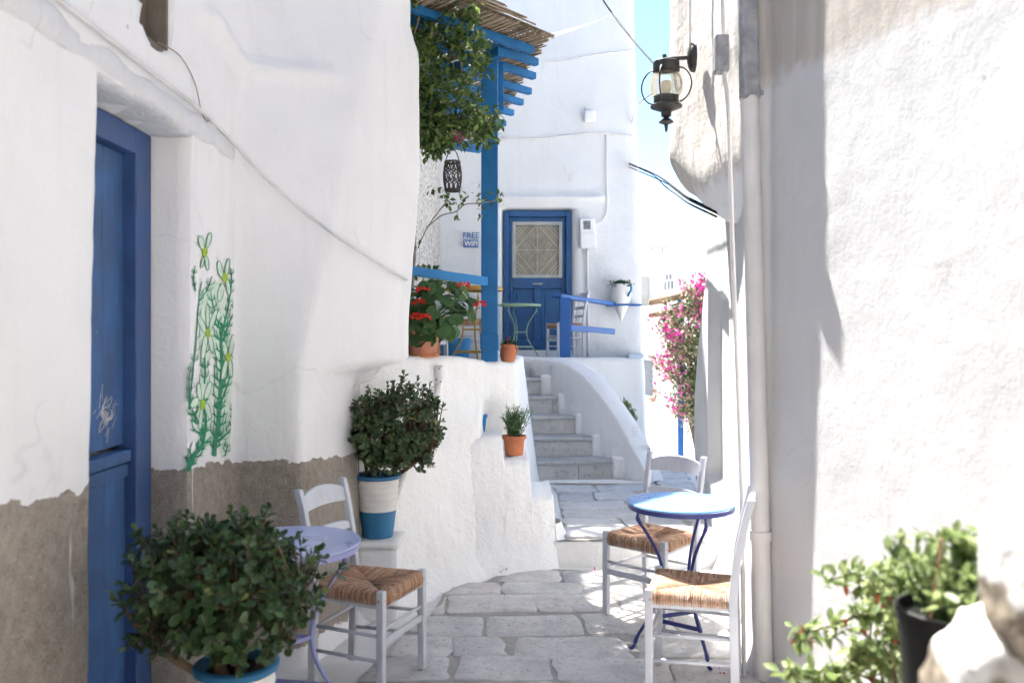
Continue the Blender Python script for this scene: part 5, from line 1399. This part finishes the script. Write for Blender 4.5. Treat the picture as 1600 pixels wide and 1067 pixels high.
b = MB().tube(catmull([at(648, 300, 6.9), at(648, 400, 6.9), at(645, 450, 6.9), at(647, 560, 6.9)], 4), 0.013, 8).build('rusty_pipe', M['zinc'], smooth=True); tag(b, 'thin weathered pipe on the end of the left house', 'pipe')

# ------------------------------------------------------------------ wall lantern on the overhang
wl_ = thing('wall_lantern', 'black iron wall lantern with amber glass globe on the overhang', 'lantern')
LD = 4.86
pc = Vector((1.012, LD, 3.185)); lc = at(1041, 100, LD)
b = MB(); b.lathe([(0.001, 0.0), (0.055, 0.0), (0.052, 0.018), (0.035, 0.028), (0.012, 0.034), (0.001, 0.034)], 24, cap=False)
b.v = [(pc.x + 0.03 - z * 1.3, pc.y + x * 1.15, pc.z + y * 1.55) for x, y, z in b.v]; b.build('wall_plate', M['iron'], wl_, smooth=True, angle=50)
b = MB(); b.tube([pc, Vector((lc.x - 0.02, LD, 3.175))], 0.011, 10); b.tube([Vector((lc.x - 0.01, LD, 3.16)), Vector((lc.x - 0.01, LD, 3.20))], 0.012, 10); b.build('arm', M['iron'], wl_, smooth=True, angle=50)
Z = lambda py: EYE - (py - HZ) * LD / F
b = MB(); b.lathe([(0.001, Z(95)), (0.062, Z(96)), (0.074, Z(98)), (0.076, Z(112)), (0.070, Z(114)), (0.066, Z(112))], 28, (lc.x, LD, 0), cap=False); b.build('cap', M['iron'], wl_, smooth=True, angle=40)
b = MB(); b.lathe([(0.062, Z(113)), (0.080, Z(119)), (0.092, Z(130)), (0.090, Z(141)), (0.076, Z(150)), (0.066, Z(155))], 32, (lc.x, LD, 0), cap=False); b.build('globe', M['amber'], wl_, smooth=True)
b = MB(); b.lathe([(0.001, Z(126)), (0.022, Z(128)), (0.030, Z(134)), (0.026, Z(141)), (0.012, Z(148)), (0.012, Z(156))], 16, (lc.x, LD, 0), cap=False); b.build('bulb', M['pot_white'], wl_, smooth=True)
b = MB(); b.lathe([(0.060, Z(150)), (0.070, Z(151)), (0.072, Z(163)), (0.090, Z(166)), (0.090, Z(168)), (0.055, Z(172)), (0.030, Z(174)), (0.028, Z(182)), (0.012, Z(184)), (0.040, Z(190)), (0.042, Z(192)), (0.012, Z(195)), (0.006, Z(206)), (0.001, Z(207))], 28, (lc.x, LD, 0), cap=False); b.build('base', M['iron'], wl_, smooth=True, angle=40)
for k in range(4):
    a = math.pi / 4 + k * math.pi / 2 + 0.35
    pts = [(lc.x + r * math.cos(a), LD + r * math.sin(a), Z(p)) for r, p in ((0.074, 108), (0.105, 111), (0.135, 122), (0.145, 136), (0.130, 150), (0.10, 159), (0.076, 161))]
    MB().tube(catmull(pts, 4), 0.0045, 6).build('cage_wire', M['iron'], wl_, smooth=True)
cable('lantern_cable', [(1.012, LD - 0.01, 3.25), (1.01, LD - 0.02, 3.45), (1.012, LD, 3.7), (1.012, LD + 0.02, 4.2)], 0.007, 'cable_white', 'pale cable running up the overhang from the wall lantern')

# ------------------------------------------------------------------ overhead wires
cable('black_cable', [at(905, -60, 10.5), at(945, 5, 9.2), at(985, 58, 7.6), at(1022, 100, 6.3), at(1052, 132, 5.6)], 0.008, 'cable_black', 'thick black cable slanting down to the overhang behind the lantern')
cable('white_wire', [at(812, 60, 6.4), at(850, 56, 7.3), at(905, 42, 8.6), at(950, 24, 10.0), at(1000, -8, 12.0)], 0.006, 'cable_white', 'thin white wire rising from the reed roof across the back house')
cable('white_wire', [at(812, 62, 6.42), at(860, 58, 7.5), at(915, 40, 8.9), at(960, 18, 10.4), at(1004, -10, 12.2)], 0.005, 'cable_white', 'second thin white wire just below the first from the reed roof')
for k, (o1, o2) in enumerate(((0, 0), (6, 3), (2, 9))):
    cable('wire_bundle', [at(980, 254 + o1, 12.3), at(1018, 270 + o1, 10.2), at(1040, 283 + o2, 8.2), at(1058, 296 + o2, 6.8), at(1076, 309 + o2, 5.6), at(1120, 330 + o2, 4.9)], 0.006, 'cable_black', ('upper', 'middle', 'lowest')[k] + ' dark wire of the bundle from the back house corner to the overhang')
cable('stay_wire', [at(988, 192, 12.1), at(995, 168, 11.9), at(1012, 152, 11.6), at(1020, 148, 11.4)], 0.012, 'cable_white', 'short pale wire hooked out from the back house corner')

# ------------------------------------------------------------------ foreground right: rubble wall, pot, plants
fw_ = thing('rubble_wall', 'blurred rubble wall with whitewashed boulders in the right foreground', 'wall', (0.9, 1.25, 0))
def boulder(c, rad, seed, mat, name='boulder', sub=4):
    bm = bmesh.new(); bmesh.ops.create_icosphere(bm, subdivisions=sub, radius=1)
    for v in bm.verts:
        n_ = v.co.normalized(); k = 1 + 0.13 * nz(n_, 1.3, seed) + 0.08 * nz(n_, 4, seed) + 0.03 * nz(n_, 11, seed)
        e = Vector([math.copysign(abs(x) ** 0.62, x) for x in n_])
        v.co = Vector((e.x * rad[0], e.y * rad[1], e.z * rad[2])) * k
    me = bpy.data.meshes.new(name); bm.to_mesh(me); bm.free()
    o = link(name, me, mat, fw_, smooth=True); o.location = Vector(c) - Vector(fw_.location); return o
welded(soft_box((-0.40, -0.6, -0.02), (0.10, 0.48, 0.80), 0.03, 0.05, 3.0), 'core', M['rock'], fw_)
boulder((0.70, 1.17, 1.03), (0.125, 0.08, 0.195), 2.2, M['limed_rock'])
boulder((0.694, 1.10, 1.29), (0.064, 0.08, 0.12), 6.1, M['limed_boulder'])
boulder((0.82, 1.05, 1.0), (0.11, 0.13, 0.16), 9.4, M['limed_rock'])
boulder((0.80, 0.86, 1.22), (0.11, 0.11, 0.13), 3.3, M['limed_rock'])

rs = random.Random(51)
bk = thing('potted_shrub', 'fresh green shrub with a cane in a black plastic pot, right foreground', 'plant', (0.815, 1.56, 0.802))
clay_pot(bk, [(0.001, 0.0), (0.078, 0.0), (0.083, 0.01), (0.1, 0.275), (0.105, 0.277), (0.107, 0.30), (0.1, 0.302), (0.096, 0.28), (0.001, 0.27)], 'black_plastic')
L = []; stm = MB()
for k in range(70):
    a = rs.uniform(0, 6.28); rr = rs.uniform(0.0, 0.13); tip = Vector((rr * math.cos(a) * 1.1, rr * math.sin(a), 0.32 + rs.uniform(0.0, 0.10) * (1.15 - rr / 0.2)))
    p0 = Vector((tip.x * 0.4, tip.y * 0.4, 0.27)); stm.tube(catmull([p0, p0.lerp(tip, 0.5) + Vector((0, 0, 0.02)), tip], 2), 0.0018, 4)
    for j in range(7):
        q = (rdir(rs) + Vector((0, 0, 0.35))).normalized(); L.append(leaf_matrix(tip + rdir(rs) * 0.012, q, rs.uniform(0.022, 0.042), rs.uniform(-1, 1)))
for px, py in ((1405, 845), (1395, 860), (1470, 850), (1500, 852), (1540, 832), (1555, 850), (1440, 835)):
    tip = at(px, py, 1.55) - Vector(bk.location); stm.tube(catmull([Vector((tip.x * 0.6, 0, 0.29)), tip * 0.8 + Vector((0, 0, 0.06)), tip], 2), 0.0018, 4)
    for j in range(6): L.append(leaf_matrix(tip + rdir(rs) * 0.008, (rdir(rs) + Vector((0, 0, .3))), rs.uniform(0.022, 0.036), rs.uniform(-1, 1)))
near, rest = split_near(L, bk.location, 220, Vector((0, 0, 1.6)))
leaf_objects('leaf', 'oval', near, M['fresh'], bk); leaves('foliage', 'oval', rest, M['fresh'], bk); stm.build('stems', M['rosemary'], bk)
b = MB().tube([(-0.075, -0.04, 0.26), (-0.055, -0.05, 0.44)], 0.0042, 6).build('cane', M['pole_wood'], bk)

fu = thing('fuchsia', 'sprawling shrub with red buds against the sunlit right wall', 'plant', (0.80, 2.02, 0.0))
clay_pot(fu, [(0.001, 0), (0.11, 0), (0.15, 0.28), (0.158, 0.3), (0.14, 0.3), (0.001, 0.27)], 'terracotta')
L = []; stm = MB(); BU = []
paths = [[(1400, 960), (1370, 925), (1335, 900), (1300, 905)], [(1400, 990), (1350, 960), (1310, 975), (1265, 985), (1248, 992)], [(1405, 1000), (1380, 945), (1385, 905), (1400, 880)], [(1395, 1040), (1350, 1020), (1320, 1040), (1300, 1060)], [(1420, 980), (1410, 930), (1420, 890)], [(1380, 1067), (1360, 1010), (1365, 950)], [(1330, 1085), (1290, 1062), (1260, 1058), (1235, 1050)], [(1400, 1080), (1390, 1030), (1400, 980)], [(1370, 1080), (1340, 1050), (1335, 1010)], [(1420, 1060), (1410, 1010), (1395, 950), (1360, 905)]]
for pth in paths:
    dd = rs.uniform(1.85, 2.05)
    P = catmull([Vector((fu.location.x, fu.location.y, 0.28))] + [at(pth[0][0] + 20, 1240, dd)] + [at(x, y, dd) for x, y in pth], 5)
    P = [p - Vector(fu.location) for p in P]; stm.tube(P, [lerp(0.006, 0.0018, i / (len(P) - 1)) for i in range(len(P))], 5)
    for p in P[len(P) * 2 // 5:]:
        for j in range(6):
            L.append(leaf_matrix(p + rdir(rs) * 0.022, (rdir(rs) + Vector((0, 0, -0.1))), rs.uniform(0.022, 0.045), rs.uniform(-1, 1)))
        if rs.random() < 0.3: BU.append(leaf_matrix(p + rdir(rs) * 0.02, Vector((rs.gauss(0, .2), rs.gauss(0, .2), -1)), 0.026, 0))
near, rest = split_near(L, fu.location, 260, Vector((0, 0, 1.6)))
leaf_objects('leaf', 'oval', near, M['fresh'], fu); leaves('foliage', 'oval', rest, M['fresh'], fu); stm.build('stems', M['bark'], fu)
leaves('red_buds', 'oval', BU, M['fuchsia'], fu)

# ------------------------------------------------------------------ far end of the alley
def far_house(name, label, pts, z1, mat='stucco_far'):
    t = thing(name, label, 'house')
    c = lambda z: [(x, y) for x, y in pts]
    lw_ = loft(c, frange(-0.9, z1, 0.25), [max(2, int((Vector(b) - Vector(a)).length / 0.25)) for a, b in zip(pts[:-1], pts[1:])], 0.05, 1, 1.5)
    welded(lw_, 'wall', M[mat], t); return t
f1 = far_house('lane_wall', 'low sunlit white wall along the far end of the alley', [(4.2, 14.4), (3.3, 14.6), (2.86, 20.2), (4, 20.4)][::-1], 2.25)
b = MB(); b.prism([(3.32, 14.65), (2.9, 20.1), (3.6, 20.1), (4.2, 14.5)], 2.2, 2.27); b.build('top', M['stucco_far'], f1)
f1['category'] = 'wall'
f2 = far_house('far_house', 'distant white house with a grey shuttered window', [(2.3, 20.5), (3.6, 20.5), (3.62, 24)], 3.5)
b = MB(); b.prism([(2.3, 20.52), (3.58, 20.52), (3.6, 24), (2.3, 24)], 3.38, 3.47); b.build('roof', M['stucco_far'], f2)
b = MB(); b.span((2.98, 20.42, 2.32), (3.28, 20.49, 3.0)); s1 = b.build('shutter', M['shutter'], f2, bevel=0.01)
b = MB()
for k in range(8): b.span((3.01, 20.405, 2.36 + k * 0.075), (3.25, 20.425, 2.41 + k * 0.075))
b.build('slats', M['shutter'], s1)
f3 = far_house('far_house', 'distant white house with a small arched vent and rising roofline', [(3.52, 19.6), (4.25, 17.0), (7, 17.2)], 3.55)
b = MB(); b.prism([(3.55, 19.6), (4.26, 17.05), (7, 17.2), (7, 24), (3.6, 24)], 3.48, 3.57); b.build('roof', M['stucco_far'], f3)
tn = (Vector((4.25, 17.0)) - Vector((3.52, 19.6))).normalized()
vt = MB(); vb = MB(); c0 = Vector((3.585, 19.35)); nn = Vector((tn.y, -tn.x)) 
if nn.x > 0: nn = -nn
def vp(a, z, o): q = c0 + tn * a + nn * o; return Vector((q.x, q.y, z))
arc = [(-0.34, 2.60), (-0.34, 2.86)] + [(0.34 * -math.cos(math.pi * k / 10), 2.86 + 0.26 * math.sin(math.pi * k / 10)) for k in range(1, 10)] + [(0.34, 2.86), (0.34, 2.60)]
n_ = len(arc); vt.add([vp(a, z, 0.03) for a, z in arc] + [vp(a, z, -0.05) for a, z in arc], [tuple(range(n_))] + [(i, (i + 1) % n_, n_ + (i + 1) % n_, n_ + i) for i in range(n_)]); vv = vt.build('vent', M['stucco_far'], f3)
for k in range(3): vb.add([vp(a, z, 0.036) for a, z in ((-0.24 + k * 0.18, 2.66), (-0.13 + k * 0.18, 2.66), (-0.13 + k * 0.18, 2.84), (-0.24 + k * 0.18, 2.84))], [(0, 1, 2, 3)])
for k in range(2): vb.add([vp(a, z, 0.036) for a, z in ((-0.15 + k * 0.18, 2.88), (-0.04 + k * 0.18, 2.88), (-0.04 + k * 0.18, 3.0), (-0.15 + k * 0.18, 3.0))], [(0, 1, 2, 3)])
vb.build('vent_slots', M['plastic_grey'], vv)
b = MB(); q0, q1 = vp(-0.42, 2.53, 0.05), vp(0.42, 2.53, 0.05); b.bar(q0, q1, 0.12, 0.06); b.build('vent_sill', M['stucco_far'], vv)
b = MB(); b.tube([at(1058, 476, 16.6), at(1058, 392, 16.6)], 0.045, 8); b.tube([at(1058, 392, 16.6), at(1058, 386, 16.6)], 0.07, 8); tag(b.build('flue_pipe', M['pvc']), 'slim white flue pipe with dark cap before the far houses', 'pipe')
b = MB(); c = at(1027, 392, 19.5); b.box(c + Vector((0, 0, 0.08)), (0.5, 0.5, 0.025)); 
for sx in (-.12, .12): b.tube([c + Vector((sx, 0, -0.08)), c + Vector((sx, 0, 0.08))], 0.02, 6)
tag(b.build('roof_stand', M['zinc']), 'small dark stand on the roof of the far house', 'stand')

# lamp and wreath on the lane wall
ln_ = thing('lane_lamp', 'small black lantern on the far lane wall', 'lamp')
c = at(1012.5, 598, 18.3)
b = MB(); b.lathe([(0.04, -0.16), (0.085, 0.06), (0.09, 0.07), (0.03, 0.14), (0.015, 0.2)], 6, c); b.build('housing', M['iron'], ln_)
b = MB(); b.tube([c + Vector((0, 0, 0.18)), c + Vector((0.06, 0, 0.25)), c + Vector((0.16, 0, 0.2))], 0.012, 6); b.build('bracket', M['iron'], ln_)
wr_ = thing('dried_wreath', 'dried brown wreath hanging on the far lane wall', 'wreath')
c = at(1021, 617, 17.7); L = []
for k in range(320):
    a = rs.uniform(0, 6.28); q = Vector((0.05 * math.cos(a), 0.02, 0.14 * math.sin(a))) ; L.append(leaf_matrix(c + q + rdir(rs) * 0.045, rdir(rs), 0.06, 0))
leaves('dried_leaves', 'oval', L, M['dry'], wr_)
b = MB().tube([c + Vector((0.05 * math.cos(a), 0.02, 0.15 * math.sin(a))) for a in [k / 10 * 6.28 for k in range(11)]], 0.012, 6).build('ring', M['twig'], wr_)

# blue pole with peeled branches carrying the bougainvillea
bpz = MB(); bpz.span((2.655, 13.63, -0.75), (2.745, 13.72, 2.2)); tag(bpz.build('blue_pole', M['rail2_blue'], bevel=0.005), 'blue pole under the bougainvillea at the alley bend', 'pole')
b = MB().tube([at(1014, 473, 13.2), at(1040, 468, 13.2), at(1070, 461, 13.25), at(1110, 447, 13.3)], [0.05, 0.055, 0.057, 0.06], 10).build('peeled_branch', M['pole_wood'], smooth=True); tag(b, 'upper peeled wooden pole above the bougainvillea', 'pole')
b = MB().tube([at(1014, 493, 13.6), at(1040, 489, 13.6), at(1100, 480, 13.65)], [0.047, 0.05, 0.055], 10).build('peeled_branch', M['pole_wood'], smooth=True); tag(b, 'lower peeled wooden pole inside the bougainvillea', 'pole')
bg = thing('bougainvillea', 'pink bougainvillea spilling into the alley past the right house', 'shrub', (2.95, 14.0, -0.5))
LV, PK, DY = [], [], []; stm = MB(); rs = random.Random(61)
def bcl(px, py, d, n, kinds):
    c = at(px, py, d) - Vector(bg.location)
    for _ in range(n):
        m = leaf_matrix(c + rdir(rs) * rs.uniform(0.02, 0.19), rdir(rs), rs.uniform(0.05, 0.10), rs.uniform(-1, 1)); rs.choice(kinds).append(m)
hub = []
for _ in range(330):
    t = rs.random(); py = lerp(455, 655, t)
    xl = 1012 + 24 * abs(math.sin(py * 0.05)) + (25 if py > 590 else 0) + (35 if py < 470 else 0) ; xr = 1108 if py < 600 else 1103
    px = lerp(xl, xr, rs.random() ** 0.75)
    kinds = [LV, LV, LV, LV, DY] if px > 1055 else [LV, LV, DY, PK]
    d = rs.uniform(12.9, 14.2); hub.append((px, py, d)); bcl(px, py, d, 22, kinds)
for px, py, n in ((1100, 440, 90), (1095, 450, 80), (1103, 470, 60), (1090, 485, 70), (1095, 478, 60), (1078, 452, 20), (1068, 455, 24), (1085, 500, 40), (1053, 525, 40), (1040, 520, 30), (1045, 570, 30), (1032, 585, 16), (1062, 595, 26), (1072, 615, 30), (1068, 640, 30), (1052, 640, 14), (1025, 560, 14), (1020, 500, 10), (1060, 488, 20)): bcl(px, py, rs.uniform(12.7, 13.4), n, [PK, PK, PK, PK, PK, LV])
for k in range(40):
    h_ = rs.choice(hub); q = at(*h_) - Vector(bg.location); s0 = Vector((0.12, 0.1, 0.0)); stm.tube(catmull([s0, s0.lerp(q, 0.5) + Vector((0.1, 0, 0.3)), q], 4), 0.009, 4)
stm.tube(catmull([Vector((0.12, 0.1, -0.02)), Vector((0.14, 0.1, 1.2)), Vector((0.1, 0.1, 2.1))], 4), 0.04, 7)
stm.build('stems', M['bark'], bg); leaves('foliage', 'oval', LV, M['boug_leaf'], bg); leaves('bracts', 'petal', PK, M['magenta'], bg); leaves('dry_bracts', 'petal', DY, M['dry'], bg)

# green shrub beside the stair side wall
sb = thing('slender_shrub', 'slender green shrub leaning out beside the curved stair wall', 'shrub', (1.33, 9.25, STEP_Z))
L = []; stm = MB()
for k in range(40):
    t = k / 39; px = 972 + 14 * math.sin(math.pi * min(1, t * 1.15)) ; py = lerp(630, 684, t); c = at(px, py, 9.3) - Vector(sb.location)
    for _ in range(16): L.append(leaf_matrix(c + rdir(rs) * 0.045, (rdir(rs) + Vector((0, 0, .5))), rs.uniform(0.03, 0.05), rs.uniform(-1, 1)))
stm.tube(catmull([Vector((0.0, 0.0, -0.01)), Vector((-0.02, 0, 0.3)), at(978, 660, 9.3) - Vector(sb.location)], 4), 0.012, 6)
stm.build('stem', M['twig'], sb); leaves('foliage', 'oval', L, M['fresh'], sb)

# ------------------------------------------------------------------ small things on the ground
wd_ = thing('weed', 'tiny green weed sprouting at the foot of the terrace wall', 'weed', (-0.055, 5.74, 0.0))
L = [leaf_matrix(Vector((rs.gauss(0, .02), rs.gauss(0, .02), rs.uniform(0.0, .045))), (rdir(rs) + Vector((0, 0, .5))), rs.uniform(0.02, 0.035), rs.uniform(-1, 1)) for _ in range(46)]
leaves('foliage', 'oval', L, M['fresh'], wd_); MB().tube([(0, 0, -0.01), (0.003, 0, 0.05)], 0.003, 5).build('stem', M['rosemary'], wd_)
FP = [(928, 892, 0, 'single pink petal fallen in front of the white riser'), (694, 928, 0, 'pink petal fallen beside the left chair on the paving edge'), (1126, 1050, 0, 'pink petal fallen under the nearest right chair'), (640, 985, 0, 'pink petal lying under the left chair')]
for px, py, z, lab in FP:
    c = zat(px, py, 0.024); L = [leaf_matrix(c + Vector((rs.gauss(0, .006), rs.gauss(0, .006), 0.002 + rs.uniform(0, 0.006))), (rdir(rs) + Vector((0, 0, 0.1))), 0.024, rs.uniform(-1, 1)) for _ in range(4)]
    o = leaves('fallen_petal', 'petal', L, M['magenta'], None, False); tag(o, lab, 'petal', 'petals fallen on the paving')
L = []
for _ in range(70):
    x = rs.uniform(-0.75, 0.3); y = rs.uniform(4.2, 5.9)
    if rs.random() < 0.5: y = ter_surface(max(-1, min(-0.25, x)), 0.0) - rs.uniform(0.03, 0.12)
    L.append(leaf_matrix(Vector((x, y, 0.022 if x > -0.45 and y < 5.5 else 0.004)), (rs.uniform(-1, 1), rs.uniform(-1, 1), 0.05), rs.uniform(0.008, 0.02), rs.uniform(-.3, .3)))
o = leaves('leaf_litter', 'oval', L, M['bark'], None); tag(o, 'scattered dry leaf crumbs on the alley floor', 'litter', kind='stuff')

# ------------------------------------------------------------------ origins at the base of each thing
bpy.context.view_layer.update()
for o in list(SC.objects):
    if o.parent or o.type not in ('EMPTY', 'MESH') or o.location.length > 1e-6: continue
    pts = []
    def grab(x):
        if x.type == 'MESH': pts.extend(x.matrix_world @ Vector(c_) for c_ in x.bound_box)
        for ch in x.children: grab(ch)
    grab(o)
    if not pts: continue
    lo = [min(p[k] for p in pts) for k in range(3)]; hi = [max(p[k] for p in pts) for k in range(3)]
    base = Vector(((lo[0] + hi[0]) / 2, (lo[1] + hi[1]) / 2, lo[2]))
    if o.type == 'MESH': o.data.transform(Matrix.Translation(-base))
    o.location = base
    for ch in o.children: ch.location = ch.location - base
